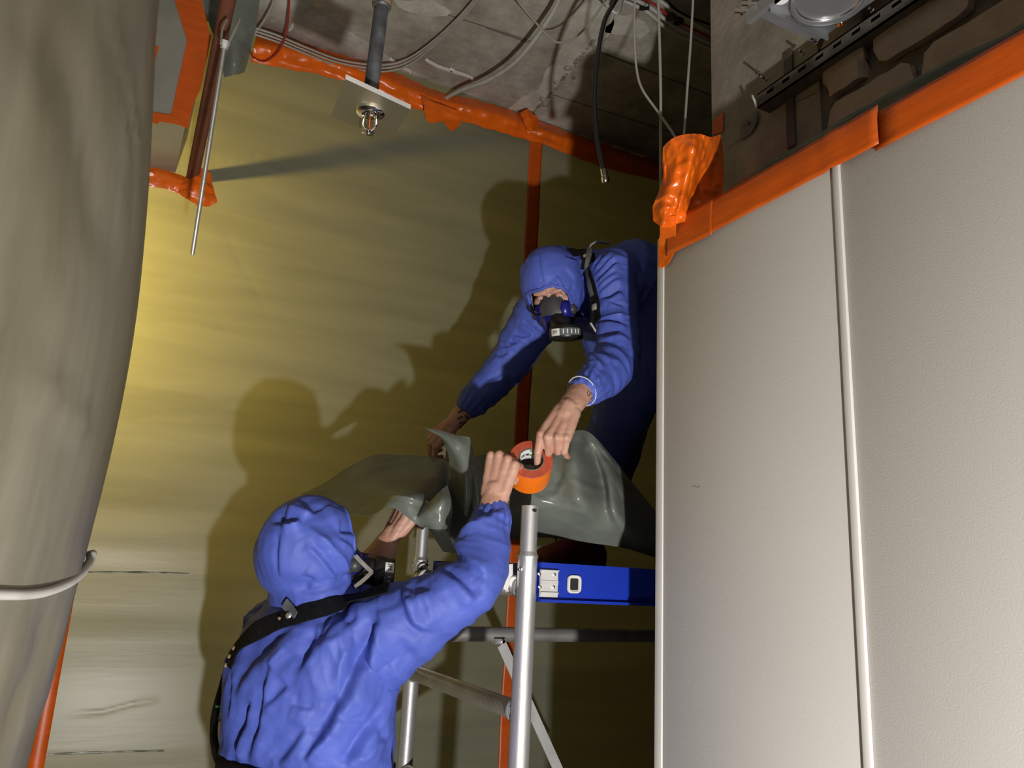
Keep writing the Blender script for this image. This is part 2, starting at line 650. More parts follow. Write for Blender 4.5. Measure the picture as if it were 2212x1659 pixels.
# formwork joints of the slab: thin recess lines
for a, b in (((1180, 200), (1560, 320)), ((1290, 110), (1560, 215)), ((930, 20), (1150, 90)), ((640, 30), (720, 90)), ((1050, 60), (1150, 95))):
    pa, pb = Q(*a, 2, ZC), Q(*b, 2, ZC)
    d = nrm(pb - pa)
    s_ = np.cross(d, [0, 0, 1]) * 0.004
    MB().prism([pa - s_, pa + s_ + [0, 0, 0.0], pa + [0, 0, -0.003]], pb - pa).build('formwork_joint', 'groove', ce)

# mortar fillet where slab and wall meet, thicker towards the left
xs_ = np.linspace(-0.6, 1.05, 30)
g = []
for x in xs_:
    d_ = 0.002 + 0.085 * max(0.0, (1.0 - x) / 1.0) ** 1.1
    g.append([[x, YW - 0.38 * d_ / 0.085 - 0.02, ZC + 0.001], [x, YW - 0.2 * d_ / 0.085 - 0.01, ZC - 0.42 * d_], [x, YW + 0.01, ZC - d_]])
g = np.array(g)
g[:, 1, 2] += 0.003 * vnoise(g[:, 1] * 20, 5)
MB().slab(g, -0.002).build('mortar_fillet', 'concrete', ce, 180)

# film-covered back wall, with overlaps of the sheets and a few stretched wrinkles
gx = np.concatenate([np.linspace(-2.9, -0.35, 20), np.linspace(-0.32, 2.2, 380), np.linspace(2.25, 3.95, 16)])
gz = np.concatenate([np.linspace(0.0, 0.7, 10), np.linspace(0.72, ZC, 420)])
nx, nz = len(gx), len(gz)
GX, GZ = np.meshgrid(gx, gz)
pts = np.stack([GX, np.full_like(GX, YW), GZ], 2)
fl = pts.reshape(-1, 3)
h = 0.010 * vnoise(fl * [0.9, 1, 2.6], 1) + 0.004 * vnoise(fl * [1.5, 1, 9], 2)
wl = []


def wline(pix, w, a):
    wl.append(([Q(x, y, 1, YW) for x, y in pix], w, a * 0.4))


wline([(560, 590), (700, 600), (860, 640), (1000, 670)], 0.02, 0.008)
wline([(330, 610), (430, 620), (560, 640)], 0.02, -0.008)
wline([(300, 690), (420, 700), (620, 760)], 0.02, 0.008)
wline([(270, 830), (420, 850), (500, 870)], 0.02, -0.006)
wline([(470, 470), (520, 570), (600, 720)], 0.014, 0.004)
wline([(940, 280), (1010, 320), (1060, 370)], 0.014, 0.006)
wline([(1000, 290), (1060, 340), (1120, 400)], 0.012, -0.005)
for x0 in (400, 425, 450, 475, 505, 530, 560, 600):
    wline([(x0, 300 + x0 % 40), (x0 - 12, 345), (x0 - 8, 385)], 0.008, 0.003)
for x0 in range(300, 420, 14):
    wline([(x0, 886 + x0 % 9), (x0 + 2, 910)], 0.006, 0.003)
wline([(120, 1545), (220, 1538), (290, 1520), (350, 1513)], 0.005, 0.005)
for k_ in range(5):
    wline([(1160 + 6 * k_, 1310 + 60 * k_), (1175 + 3 * k_, 1350 + 60 * k_), (1188, 1390 + 60 * k_)], 0.006, 0.006)
h = h + creases(fl, wl)
pts[..., 1] -= h.reshape(nz, nx)
# a hole where the brown pipe goes through is simply left to the tape collar
wall = MB().grid(pts).build('wall_back', 'film_wall', None, 180)
tag(wall, kind='structure')


def film_at(x, z):
    i = int(np.clip(np.searchsorted(gz, z), 0, nz - 1))
    j = int(np.clip(np.searchsorted(gx, x), 0, nx - 1))
    return pts[i, j, 1]


# overlapping seams between the film lengths
for pix, wd_ in (([(130, 1236), (280, 1236), (350, 1237), (408, 1239)], 0.003), ([(60, 1632), (200, 1626), (340, 1622), (352, 1622)], 0.003)):
    q = cr([Q(x, y, 1, YW) for x, y in pix], 14)
    g = []
    for k_, p in enumerate(q):
        y0 = film_at(p[0], p[2])
        w_ = wd_ * (0.8 + 0.5 * vnoise(p[None] * 20, 3)[0])
        g.append([[p[0], y0 - 0.0015, p[2] + w_], [p[0], y0 - 0.0025 - 0.002 * vnoise(p[None] * 40, 8)[0], p[2]], [p[0], y0 - 0.0015, p[2] - w_]])
    MB().slab(g, -0.001).build('film_overlap', 'film_seam', wall, 60)

# space behind the film: plain back and sides so the lamp there stays inside
tag(MB().box((-3.1, 5.2, 0), (4, 5.3, ZC)).build('wall_far', 'dark_wall'), kind='structure')
tag(MB().box((-3.1, -2.2, 0), (-3.0, 5.2, ZC)).build('wall_left', 'dark_wall'), kind='structure')
tag(MB().box((4, -2.2, 0), (4.1, 5.2, ZC)).build('wall_end', 'dark_wall'), kind='structure')
tag(MB().box((-3.1, -2.3, 0), (4.1, -2.2, ZC)).build('wall_rear', 'dark_wall'), kind='structure')

tag(MB().box((-2.9, 3.95, 3.4), (3.9, 4.2, ZC)).build('added_beam', 'dark_wall'), kind='structure')   # made-up unseen beam, added to hold the lamp's glow off the upper film

# white partition on the right
PY1 = 1.528
wr = MB().box((XP + 0.012, -2.2, 0), (XB, PY1 - 0.002, 2.47)).build('wall_right', 'trim_white')
tag(wr, kind='structure')
seam_y = 0.965
for y0, y1 in ((seam_y + 0.009, PY1 - 0.022), (seam_y - 0.62, seam_y - 0.009), (seam_y - 1.25, seam_y - 0.633), (seam_y - 1.9, seam_y - 1.262)):
    MB().box((XP, y0, 0.02), (XP + 0.014, y1, 2.5), bev=0.0015).build('panel', 'panel_white', wr, 40)
MB().box((XP - 0.006, seam_y - 0.0085, 0.02), (XP + 0.012, seam_y + 0.0085, 2.5), bev=0.003).build('cover_strip', 'trim_white', wr, 40)
MB().box((XP - 0.003, PY1 - 0.020, 0.02), (XP + 0.06, PY1 + 0.006, 2.5), bev=0.0025).build('edge_trim', 'trim_white', wr, 40)
mb = MB()
q = [Q(1415, 518, 0, XP - 0.004), Q(1426, 508, 0, XP - 0.004)]
mb.tube(q, 0.0008, 5)
mb.tube([Q(1408, 538, 0, XP - 0.004), Q(1412, 533, 0, XP - 0.004)], 0.0006, 5)
mb.build('scratch', 'print_black', wr)
MB().tube(cr([Q(1495, 1052, 0, XP - 0.0003), Q(1502, 1050, 0, XP - 0.0003), Q(1508, 1053, 0, XP - 0.0003), Q(1512, 1049, 0, XP - 0.0003)], 4), 0.0005, 5).build('scuff_mark', 'mortar', wr)
# small white bracket behind the partition's edge
b_ = MB().box((1.25, 1.56, 2.555), (1.29, 1.60, 2.625), bev=0.003)
b_.build('edge_bracket', 'trim_white', wr, 40)

# block wall behind the partition: concrete end column and coursed blocks with recessed mortar
wb = MB().box((XB, 1.172, 0), (1.75, 1.555, ZC)).box((XB + 0.006, -2.2, 0), (1.75, 1.172, ZC)).build('wall_side', ['concrete_wall', 'mortar'])
tag(wb, kind='structure')
for p in wb.data.polygons:
    p.material_index = 1 if p.index >= 6 and p.center.y < 1.17 else 0
    if abs(p.center.y - 1.3635) < 0.25:
        p.material_index = 0


def block(y0, y1, z0, z1, seed):
    """one rough block, face proud of the mortar"""
    r_ = np.random.default_rng(seed)
    k = 5
    ys, zs = np.linspace(y0, y1, 9), np.linspace(z0, z1, 5)
    g = np.zeros((5, 9, 3))
    for i, z in enumerate(zs):
        for j, y in enumerate(ys):
            edge = i in (0, 4) or j in (0, 8)
            corner = i in (0, 4) and j in (0, 8)
            jit = (r_.random(2) - 0.5) * (0.006 if edge else 0.0)
            yy, zz = y + jit[0], z + jit[1]
            if corner:
                yy += 0.008 * (1 if j == 0 else -1)
                zz += 0.008 * (1 if i == 0 else -1)
            g[i, j] = (XB + (0.0035 if edge else 0.0) - (r_.random() * 0.0015), yy, zz)
    MB().slab(g, 0.02).build('block', 'block', wb, 50)


rows = [(2.535, 2.738, [1.148, 0.915, 0.62, 0.32]), (2.757, 2.935, [1.150, 1.032, None, 1.004, 0.776, 0.50]), (2.953, 3.13, [1.150, 0.91, 0.62]), (3.148, 3.33, [1.150, 1.03, 0.776])]
sd = 50
for z0, z1, ys in [(2.52, 2.735, [(1.140, 0.917), (0.898, 0.62), (0.602, 0.32), (0.302, 0.0)]),
                   (2.765, 2.945, [(1.143, 1.036), (1.002, 0.780), (0.758, 0.47), (0.45, 0.15)]),
                   (2.972, 3.15, [(1.143, 0.92), (0.90, 0.62), (0.60, 0.3)]),
                   (3.178, 3.36, [(1.143, 1.036), (1.002, 0.76), (0.74, 0.45)]),
                   (3.388, 3.57, [(1.143, 0.92), (0.90, 0.62)])]:
    for a, b in ys:
        sd += 1
        block(b, a, z0, z1, sd)
# fine saw lines across the blocks
for a, b in (((1787, 181), (1870, 130)), ((1903, 105), (2070, 5)), ((1724, 219), (1765, 200))):
    MB().tube([Q(*a, 0, XB - 0.0005), Q(*b, 0, XB - 0.0005)], 0.0014, 5).build('saw_line', 'groove', wb)
MB().tube(cr([Q(1573, 322, 0, XB), Q(1590, 308, 0, XB), Q(1603, 300, 0, XB)], 4), 0.001, 5).build('hairline_crack', 'groove', wb)
g = [[Q(1599, 262, 0, XB - 0.002), Q(1637, 240, 0, XB - 0.004)], [Q(1600, 283, 0, XB - 0.006), Q(1636, 262, 0, XB - 0.008)], [Q(1599, 303, 0, XB - 0.004), Q(1622, 290, 0, XB - 0.005)]]
o = MB().slab(crgrid(g, 3, 3), 0.0015).build('paper_scrap', 'tag_paper', None, 60)
tag(o, 'torn grey paper tag nailed to the concrete left of the dark rail', 'tag')
nl = MB().lathe([(0, 0), (0.005, 0.0), (0.006, 0.003), (0, 0.005)], Q(1618, 266, 0, XB - 0.008), (-1, 0, 0), 10).build('nail', 'steel_dark', o, 40)

# slotted rail on the block wall
rl = empty('mounting_rail', (1.33, 1.33, 2.85), 'dark slotted steel channel running along the block wall above the partition', 'rail')
RY0, RY1, RZ0, RZ1 = 0.55, 1.333, 2.835, 2.876
mb = MB()
pf = [(XB - 0.001, RZ0), (1.345, RZ0), (1.345, RZ1), (XB - 0.001, RZ1), (XB - 0.001, RZ1 - 0.004), (1.349, RZ1 - 0.004), (1.349, RZ0 + 0.004), (XB - 0.001, RZ0 + 0.004)]
# channel built from face strips so that the slots are real openings
slot_y = np.arange(RY1 - 0.045, RY0 + 0.03, -0.052)
mb.box((1.345, RY0, RZ0), (XB - 0.001, RY1, RZ0 + 0.004))
mb.box((1.345, RY0, RZ1 - 0.004), (XB - 0.001, RY1, RZ1))
mb.box((1.345, RY0, RZ0), (1.349, RY1, RZ0 + 0.020))
mb.box((1.345, RY0, RZ1 - 0.008), (1.349, RY1, RZ1))
prev = RY1
for y in list(slot_y) + [RY0 - 0.013]:
    mb.box((1.345, max(y + 0.013, RY0), RZ0 + 0.020), (1.349, prev, RZ1 - 0.008))
    prev = y - 0.013
mb.build('channel', 'steel_dark', rl)
MB().box((1.36, RY0, RZ0 + 0.006), (1.38, RY1 - 0.01, RZ1 - 0.006)).build('channel_inside', 'black_rubber', rl)
for px_, py_, L_ in ((1655, 172, 0.03), (1735, 115, 0.016), (1765, 93, 0.014), (1783, 82, 0.012), (1885, 24, 0.014)):
    c = Q(px_, py_, 0, 1.352)
    mb = MB().lathe([(0, 0), (0.006, 0), (0.006, 0.005), (0.0035, 0.005), (0.0035, L_), (0, L_)], c + [0.004, 0, 0], camdir(-0.7, -0.4, -0.2), 6)
    mb.build('bolt', 'chrome', rl, 40)
MB().tube(cr([Q(1625, 207, 0, 1.342), Q(1630, 218, 0, 1.338), Q(1634, 232, 0, 1.342)], 4), 0.003, 6).build('end_clip', 'plastic_white', rl, 60)
o = MB().box((XB - 0.007, 1.248, 2.70), (XB, 1.275, 2.975), bev=0.002).build('flat_bar', 'steel_dark', None, 40)
tag(o, 'dark vertical flat steel bar passing behind the slotted channel', 'bar')

# galvanised damper carried between the channel and a second rail, seen from below
dm = empty('ventilation_damper', (1.25, 1.0, 2.95), 'galvanised ventilation damper with round spigot at the top right', 'damper')
B_ = Q(1787, 75, 0, 1.343)
zb = B_[2]
A = Q(1663, 14, 2, zb)
MB().box((A[0], B_[1] - 0.34, zb), (1.343, B_[1], zb + 0.22), bev=0.003).build('damper_box', 'galv', dm, 40)
MB().box((A[0], B_[1] - 0.003, zb - 0.016), (1.343, B_[1] + 0.001, zb)).build('end_flange', 'galv', dm)
c = Q(1790, -8, 2, zb)
rs_ = 78 / F * ((c - CAM) @ R[:, 2])
MB().lathe([(rs_, 0.0), (rs_, 0.016), (rs_ * 0.93, 0.018), (rs_ * 0.93, 0.006), (0.0, 0.006)], c, (0, 0, -1), 44).build('round_spigot', 'galv', dm, 40)
MB().lathe([(rs_ * 0.84, 0.005), (rs_ * 0.86, 0.010), (rs_ * 0.88, 0.005)], c, (0, 0, -1), 44).build('bead_ring', 'chrome', dm, 60)
MB().lathe([(rs_ * 0.80, 0.005), (rs_ * 0.81, 0.009), (rs_ * 0.82, 0.005)], c, (0, 0, -1), 44).build('bead_ring', 'chrome', dm, 60)
MB().lathe([(0, 0), (0.016, 0), (0.016, 0.002), (0, 0.002)], Q(1688, -2, 2, zb), (0, 0, -1), 20).build('sticker', 'paper_white', dm)
cc = Q(1820, 45, 0, 1.34)
mb = MB().lathe([(0, 0), (0.007, 0), (0.007, 0.008), (0.004, 0.008), (0.004, 0.018), (0, 0.018)], cc, (-0.6, 0.2, -0.8), 8)
wn = mb.build('bolt', 'chrome', dm, 50)
MB().tube([cc + [-0.012, 0.012, -0.004], cc + [-0.012, 0, -0.008], cc + [-0.012, -0.012, -0.002]], [0.004, 0.005, 0.003], 6).build('wing_nut', 'chrome', dm, 50)
e_ = Q(1613, 48, 2, zb)
br = empty('support_rail', e_, 'short galvanised support rail with bolts left of the damper', 'rail')
MB().box((e_[0], e_[1] - 0.5, zb - 0.002), (e_[0] + 0.012, e_[1], zb + 0.030)).build('rail_web', 'galv', br)
MB().box((e_[0] + 0.012, e_[1] - 0.5, zb + 0.026), (e_[0] + 0.036, e_[1], zb + 0.030)).build('rail_flange', 'galv', br)
MB().box((e_[0] + 0.005, e_[1] - 0.022, zb + 0.03), (XB - 0.001, e_[1] - 0.002, zb + 0.045)).build('wall_arm', 'galv', br)
for px_, py_ in ((1606, 24), (1622, 8), (1640, 14)):
    q = Q(px_, py_, 2, zb + 0.03)
    MB().lathe([(0, 0), (0.009, 0), (0.009, 0.007), (0.005, 0.007), (0.005, 0.02), (0, 0.02)], q, nrm((-0.8, 0.6, 0.1)), 6).lathe([(0.004, 0), (0.004, 0.05)], q, nrm((0.8, -0.6, -0.1)), 6).build('bolt', 'chrome', br, 40)

# ------------------------------------------------------------------ tapes


def tape_strip(name, centre, width_dir, width, nrm_dir, label, amp=0.004, m='tape', lift=0.002, n=10, rows_=7, seed=0, bulge=0.0, edge=0.0, wfun=None, parent=None, fix=None):
    c = cr(centre, n)
    k = len(c)
    g = np.zeros((rows_, k, 3))
    nd = np.array(nrm_dir, float)
    for j in range(k):
        wdv = np.array(width_dir if not callable(width_dir) else width_dir(j / (k - 1)), float)
        w = width if wfun is None else wfun(j / (k - 1))
        for i in range(rows_):
            s_ = i / (rows_ - 1) - 0.5
            e_ = edge * vnoise(np.array([[j * 0.5, i * 3.0, seed]]), seed)[0] if i in (0, rows_ - 1) else 0
            g[i, j] = c[j] + wdv * (s_ * w + e_) + nd * (bulge * (1 - 4 * s_ * s_))
    cz = crumple(g, amp, 16, seed) if amp else 0
    wob = vnoise(g.reshape(-1, 3) * 9, seed + 3).reshape(g.shape[:2]) * amp
    g = g + nd * (np.maximum(cz + wob, -0.5 * amp) + amp * 0.5 + lift)[..., None]
    if fix:
        g = fix(g)
    o = MB().slab(g, 0.0012).build(name, m, parent, 180 if amp < 0.003 else 50)
    if label:
        tag(o, label, 'tape')
    return o


# tape along the joint of ceiling and film wall, one fold below the corner and one on the slab
nd = nrm((0, -1, -1))
ctr = [(548, 103), (620, 116), (720, 140), (830, 178), (900, 207), (960, 225), (1050, 248), (1140, 277), (1200, 297), (1300, 333), (1430, 372), (1560, 410)]
cw = [Q(x, y, 1, YW - 0.035) for x, y in ctr]


def to_corner(g):
    """bring the strip's upper edge onto the slab and its lower edge onto the film"""
    k = g.shape[0]
    for i in range(k):
        t = i / (k - 1)
        up_ = CAM + (g[i] - CAM) * ((ZC - 0.003 - CAM[2]) / (g[i][:, 2:3] - CAM[2]))
        dn_ = CAM + (g[i] - CAM) * ((YW - 0.012) / g[i][:, 1:2])
        up_ = np.where(up_[:, 1:2] > YW - 0.012, dn_, up_)
        a, b = max(0.0, (t - 0.6) / 0.4), max(0.0, (0.35 - t) / 0.35)
        g[i] = g[i] * (1 - a - b) + up_ * a + dn_ * b
    g[..., 1] = np.minimum(g[..., 1], YW - 0.008)
    up_ = CAM + (g - CAM) * ((ZC - 0.003 - CAM[2]) / (g[..., 2:3] - CAM[2]))
    return np.where(g[..., 2:3] > ZC - 0.003, up_, g)


ceil_tape = tape_strip('ceiling_tape', cw, nrm((0, -0.62, 0.75)), 0.105, nrm((0, -0.75, -0.62)), 'crumpled orange tape sealing film to concrete ceiling edge', 0.009, n=14, rows_=12, seed=5, bulge=0.01, edge=0.004,
                       wfun=lambda t: 0.115 - 0.012 * t + 0.006 * math.sin(25 * t), fix=to_corner)
# loose ends stuck over it
for pix, y_, s in (([(915, 228), (945, 246)], 0, 1),):
    pass
g = [[Q(908, 205, 1, YW - .075), Q(985, 240, 1, YW - .075)], [Q(915, 235, 1, YW - .07), Q(990, 260, 1, YW - .06)], [Q(925, 266, 1, YW - .02), Q(952, 265, 1, YW - .02)]]
g2 = crgrid(g, 6, 6)
g2[..., 1] -= crumple(g2, 0.008, 25, 8)
MB().slab(g2, 0.001).build('tape_end', 'tape', ceil_tape, 40)
g = [[Q(950, 240, 1, YW - .05), Q(985, 236, 1, YW - .06)], [Q(958, 262, 1, YW - .03), Q(992, 258, 1, YW - .03)], [Q(975, 284, 1, YW - .012), Q(997, 268, 1, YW - .012)]]
g2 = crgrid(g, 5, 5)
MB().slab(g2, 0.001).build('tape_end', 'tape', ceil_tape, 40)
g = [[Q(1120, 247, 1, YW - .08), Q(1140, 238, 1, YW - .10), Q(1155, 252, 1, YW - .10)], [Q(1128, 262, 1, YW - .09), Q(1148, 258, 1, YW - .11), Q(1160, 258, 1, YW - .09)], [Q(1138, 290, 1, YW - .05), Q(1150, 285, 1, YW - .06), Q(1165, 285, 1, YW - .05)]]
g2 = crgrid(g, 6, 6)
g2[..., 1] -= crumple(g2, 0.01, 25, 11)
MB().slab(g2, 0.001).build('tape_fold', 'tape', ceil_tape, 40)

ys_ = [film_at(1.655, z) for z in np.linspace(0.02, 3.84, 30)]
cw = [(1.655, film_at(1.655, z) - 0.002, z) for z in np.linspace(3.80, 0.02, 24)]
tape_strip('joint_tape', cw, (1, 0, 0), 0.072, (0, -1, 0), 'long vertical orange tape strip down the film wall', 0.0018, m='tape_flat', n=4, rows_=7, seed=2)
cw = [(-0.068, film_at(-0.06, z) - 0.002, z) for z in np.linspace(1.75, 0.02, 12)]
tape_strip('corner_tape', cw, (1, 0, 0), 0.05, (0, -1, 0), 'orange tape strip on the film wall beside the wrapped column foot', 0.001, m='tape_flat', n=4, rows_=3, seed=3)

# tape along the top of the white partition
ty = [PY1 - 0.01, 1.3, 1.1, 0.965, 0.8, 0.55, 0.3, 0.0, -0.4]


def ptape(y0, y1, z0, z1, label, seed, lift, tilt=0.0, amp=0.0012):
    n_ = 26
    g = np.zeros((9, n_, 3))
    for j in range(n_):
        t = j / (n_ - 1)
        y = y0 + (y1 - y0) * t
        for i in range(9):
            s_ = i / 8
            z = z1 + tilt * (t - 0.5) + (z0 - z1) * s_
            # upper half leans back over the partition's top edge
            up = max(0.0, z - 2.49)
            x = XP - lift - 0.004 + 0.15 * up
            z = z if up == 0 else 2.49 + up * 0.97
            if abs(y - seam_y) < 0.02:
                x -= 0.006 * (1 - abs(y - seam_y) / 0.02)
            g[i, j] = (x, y, z)
    g[..., 0] -= crumple(g, amp, 14, seed) + amp * vnoise(g.reshape(-1, 3) * [1, 6, 12], seed).reshape(g.shape[:2]) * 2
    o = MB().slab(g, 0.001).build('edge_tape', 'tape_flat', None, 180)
    tag(o, label, 'tape', 'tape strips along the partition top')
    return o


ptape(PY1 - 0.04, 1.318, 2.433, 2.528, 'short orange tape piece at the left end of the partition top', 41, 0.004, tilt=-0.006)
ptape(1.40, 0.862, 2.437, 2.522, 'middle orange tape length crossing the partition cover strip', 42, 0.002)
ptape(0.873, -0.5, 2.427, 2.506, 'long orange tape at the right end of the partition top', 43, 0.001)

# grey foil strip tucked behind that tape
n_ = 60
g = np.zeros((9, n_, 3))
for j in range(n_):
    y = 1.42 - 1.9 * j / (n_ - 1)
    hgt = np.interp(y, [0.0, 0.6, 0.8, 0.86, 1.0, 1.3, 1.42], [2.545, 2.545, 2.55, 2.563, 2.566, 2.556, 2.527]) - 2.505 + 0.003 * math.sin(11 * y)
    for i in range(9):
        s_ = i / 8
        g[i, j] = (XP + 0.016 + 0.015 * s_ + 0.012 * math.sin(s_ * 2.6), y, 2.485 + (hgt + 0.02) * s_)
g[..., 0] -= crumple(g, 0.006, 9, 77) + 0.006 * vnoise(g.reshape(-1, 3) * [1, 8, 20], 5).reshape(g.shape[:2])
o = MB().slab(g, 0.0012).build('foil_strip', 'foil_dark', None, 180)
tag(o, 'grey foil strip showing above the tape along the partition top', 'foil')

# crumpled tape wrap at the partition's corner
tw = []
rowsx = [
    # (left px,py,depth)... across to right, top to bottom
    [(1433, 318, 1.98), (1452, 300, 1.94), (1480, 291, 1.93), (1512, 290, 1.95), (1535, 296, 2.0), (1556, 290, 2.10)],
    [(1432, 350, 2.00), (1450, 345, 1.96), (1472, 335, 1.93), (1500, 330, 1.92), (1525, 345, 2.02), (1562, 335, 2.10)],
    [(1432, 390, 2.00), (1446, 390, 1.97), (1466, 385, 1.95), (1490, 380, 1.94), (1512, 390, 2.03), (1562, 390, 2.08)],
    [(1420, 424, 1.99), (1440, 425, 1.96), (1462, 430, 1.96), (1478, 425, 1.95), (1502, 425, 2.02), (1558, 420, 2.06)],
    [(1411, 446, 1.99), (1434, 455, 1.955), (1456, 460, 1.965), (1468, 455, 1.96), (1492, 455, 1.99), (1530, 446, 2.02)],
    [(1412, 478, 1.99), (1430, 490, 1.965), (1448, 490, 1.972), (1458, 485, 1.972), (1476, 480, 1.965), (1500, 472, 1.955)],
]
g = crgrid([[P(*p) for p in r] for r in rowsx], 16, 14)
toc = g - CAM
toc /= np.linalg.norm(toc, axis=2)[..., None]
g = g - toc * (crumple(g, 0.012, 17, 61, 2) + crumple(g @ rotz(0.7), 0.006, 31, 66, 1))[..., None]
cw_o = MB().slab(g, 0.0015).build('corner_wrap', 'tape', None, 50)
tag(cw_o, 'crumpled orange tape wrap bulging over the partition corner', 'tape')
g = [[P(1428, 470, 1.972), P(1443, 470, 1.962), P(1462, 465, 1.95)], [Q(1426, 520, 0, XP - .006), Q(1440, 520, 0, XP - .004), Q(1462, 516, 0, XP - .004)],
     [Q(1425, 555, 0, XP - .006), Q(1440, 555, 0, XP - .003), Q(1459, 545, 0, XP - .003)], [Q(1427, 581, 0, XP - .006), Q(1434, 579, 0, XP - .003), Q(1446, 571, 0, XP - .003)]]
g = crgrid(g, 6, 4)
g[..., 0] -= crumple(g, 0.002, 30, 3) + 0.001
MB().slab(g, 0.001).build('tape_tongue', 'tape', cw_o, 50)
# flat tape piece on the concrete's corner
g = crgrid([[Q(1541, 262, 0, XB - .003), Q(1563, 242, 0, XB - .003)], [Q(1538, 292, 0, XB - .003), Q(1562, 285, 0, XB - .003)]], 4, 3)
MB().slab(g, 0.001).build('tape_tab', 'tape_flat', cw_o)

# ------------------------------------------------------------------ film-wrapped column at the left
sil = [(355, -90), (335, 0), (325, 200), (320, 350), (312, 450), (302, 600), (280, 800), (240, 1000), (195, 1180), (152, 1320), (100, 1500), (60, 1659), (20, 1800)]
cc = np.array([-0.43, 1.14])
zz, rr = [], []
for x, y in sil:
    r = ray(x, y)
    d2 = nrm(r[:2])
    s_ = cc @ d2
    rad = abs(cc[0] * d2[1] - cc[1] * d2[0])
    t = s_ / np.linalg.norm(r[:2])
    zz.append(1.62 + r[2] * t)
    rr.append(rad)
zz, rr = np.array(zz), np.array(rr)
order = np.argsort(zz)
zz, rr = zz[order], rr[order]
nzc, na = 200, 200
zs = np.linspace(0.02, ZC, nzc)
rs = np.interp(zs, zz, rr)
rs = np.convolve(np.pad(rs, 6, mode='edge'), np.ones(13) / 13, 'valid')
g = np.zeros((nzc, na, 3))
th = np.linspace(0, 2 * math.pi, na)
for i in range(nzc):
    rad = rs[i]
    g[i, :, 0] = cc[0] + rad * np.cos(th)
    g[i, :, 1] = cc[1] + rad * np.sin(th)
    g[i, :, 2] = zs[i]
base = MB().grid(g).mesh('tmp')
bv = bvh_of(base)
fl = g.reshape(-1, 3)
rad_dir = np.stack([np.tile(np.cos(th), nzc), np.tile(np.sin(th), nzc), np.zeros(nzc * na)], 1)
cl = []
for pix, w, a in (([(228, 0), (245, 80), (268, 170), (285, 280), (297, 370)], 0.006, 0.007), ([(240, 120), (250, 230), (262, 310), (274, 390)], 0.006, 0.007),
                  ([(0, 765), (60, 820), (120, 880), (170, 935), (190, 980)], 0.006, 0.009), ([(288, 390), (292, 470), (285, 560)], 0.006, 0.004),
                  ([(110, 0), (150, 200), (190, 400), (200, 600)], 0.03, -0.008), ([(40, 60), (60, 400), (110, 800)], 0.03, 0.008),
                  ([(170, 1150), (150, 1250), (100, 1450), (60, 1600)], 0.02, 0.006), ([(100, 1300), (50, 1450), (0, 1600)], 0.02, -0.006),
                  ([(60, 1330), (40, 1500), (10, 1650)], 0.012, 0.006)):
    cl.append(([shoot(bv, x, y)[0] for x, y in pix], w, a))
hh = creases(fl, cl) + 0.006 * vnoise(fl * [5, 5, 1.2], 4) + 0.003 * vnoise(fl * [12, 12, 3], 6)
fl2 = fl + rad_dir * hh[:, None]
fl2.reshape(nzc, na, 3)[:, -1] = fl2.reshape(nzc, na, 3)[:, 0]
col_e = empty('wrapped_column', (cc[0], cc[1], 0), 'tall column wrapped in dull translucent film filling the left edge', 'column')
MB().grid(fl2.reshape(nzc, na, 3)).build('film_wrap', 'film_column', col_e, 180)
MB().lathe([(0, 0), (0.20, 0), (0.20, ZC - 0.01), (0, ZC - 0.01)], (cc[0], cc[1], 0.0), (0, 0, 1), 24).build('column_core', 'rust', col_e, 60)
tp = cr([(-60, 1281), (0, 1283), (40, 1283), (85, 1277), (130, 1260), (160, 1238), (178, 1216), (186, 1196)], 6)
q = []
for x, y in tp:
    p, n_ = shoot(bv, x, y)
    d_ = nrm([p[0] - cc[0], p[1] - cc[1], 0])
    q.append(p + d_ * 0.007)
# carry the tie on round the back of the column
aa = math.atan2(q[-1][1] - cc[1], q[-1][0] - cc[0])
a0 = math.atan2(q[0][1] - cc[1], q[0][0] - cc[0])
if a0 < aa:
    a0 += 2 * math.pi
r0 = np.linalg.norm(q[0][:2] - cc)
for t in np.linspace(0, 1, 30)[1:]:
    a = aa + (a0 - aa) * t
    z = q[-1][2] + (q[0][2] - q[-1][2]) * t
    r_ = np.interp(z, zs, rs) + 0.008
    q.append(np.array([cc[0] + r_ * math.cos(a), cc[1] + r_ * math.sin(a), z]))
MB().tube(q, 0.0055, 8).build('tie_cord', 'tie_white', col_e, 180)

# ------------------------------------------------------------------ film-wrapped duct end with taped edges, upper left
dct = empty('wrapped_duct', (-0.2, 2.75, 3.1), 'film covered duct end with orange taped edges hanging left of the brown pipe', 'duct')
YD = 2.75
fpoly = [Q(200, 225, 1, YD), Q(322, 255, 1, YD), Q(400, 272, 1, YD), Q(428, 190, 1, YD), Q(450, 80, 1, YD), Q(432, -20, 1, YD), Q(400, -100, 1, YD), Q(180, -100, 1, YD)]
MB().prism(fpoly, (0, 0.39, 0.0)).build('film_cover', 'film_box', dct)


def tpoly(pix, y, parent, seed, m='tape_flat', th=0.002):
    pp = [Q(a, b, 1, y) for a, b in pix]
    return MB().prism(pp, (0, th, 0)).build('tape_strip', m, parent)


tpoly([(377, -2), (435, -2), (447, 50), (455, 80), (430, 90), (405, 90)], YD - 0.006, dct, 1)
tpoly([(405, 84), (458, 74), (433, 192), (418, 224), (407, 277), (366, 262)], YD - 0.004, dct, 2)
tpoly([(300, 238), (368, 247), (392, 262), (407, 277), (380, 268), (345, 262), (340, 268), (318, 262), (300, 252)], YD - 0.008, dct, 3)
tpoly([(330, 98), (344, 100), (338, 120), (333, 145), (328, 148)], YD - 0.006, dct, 4)

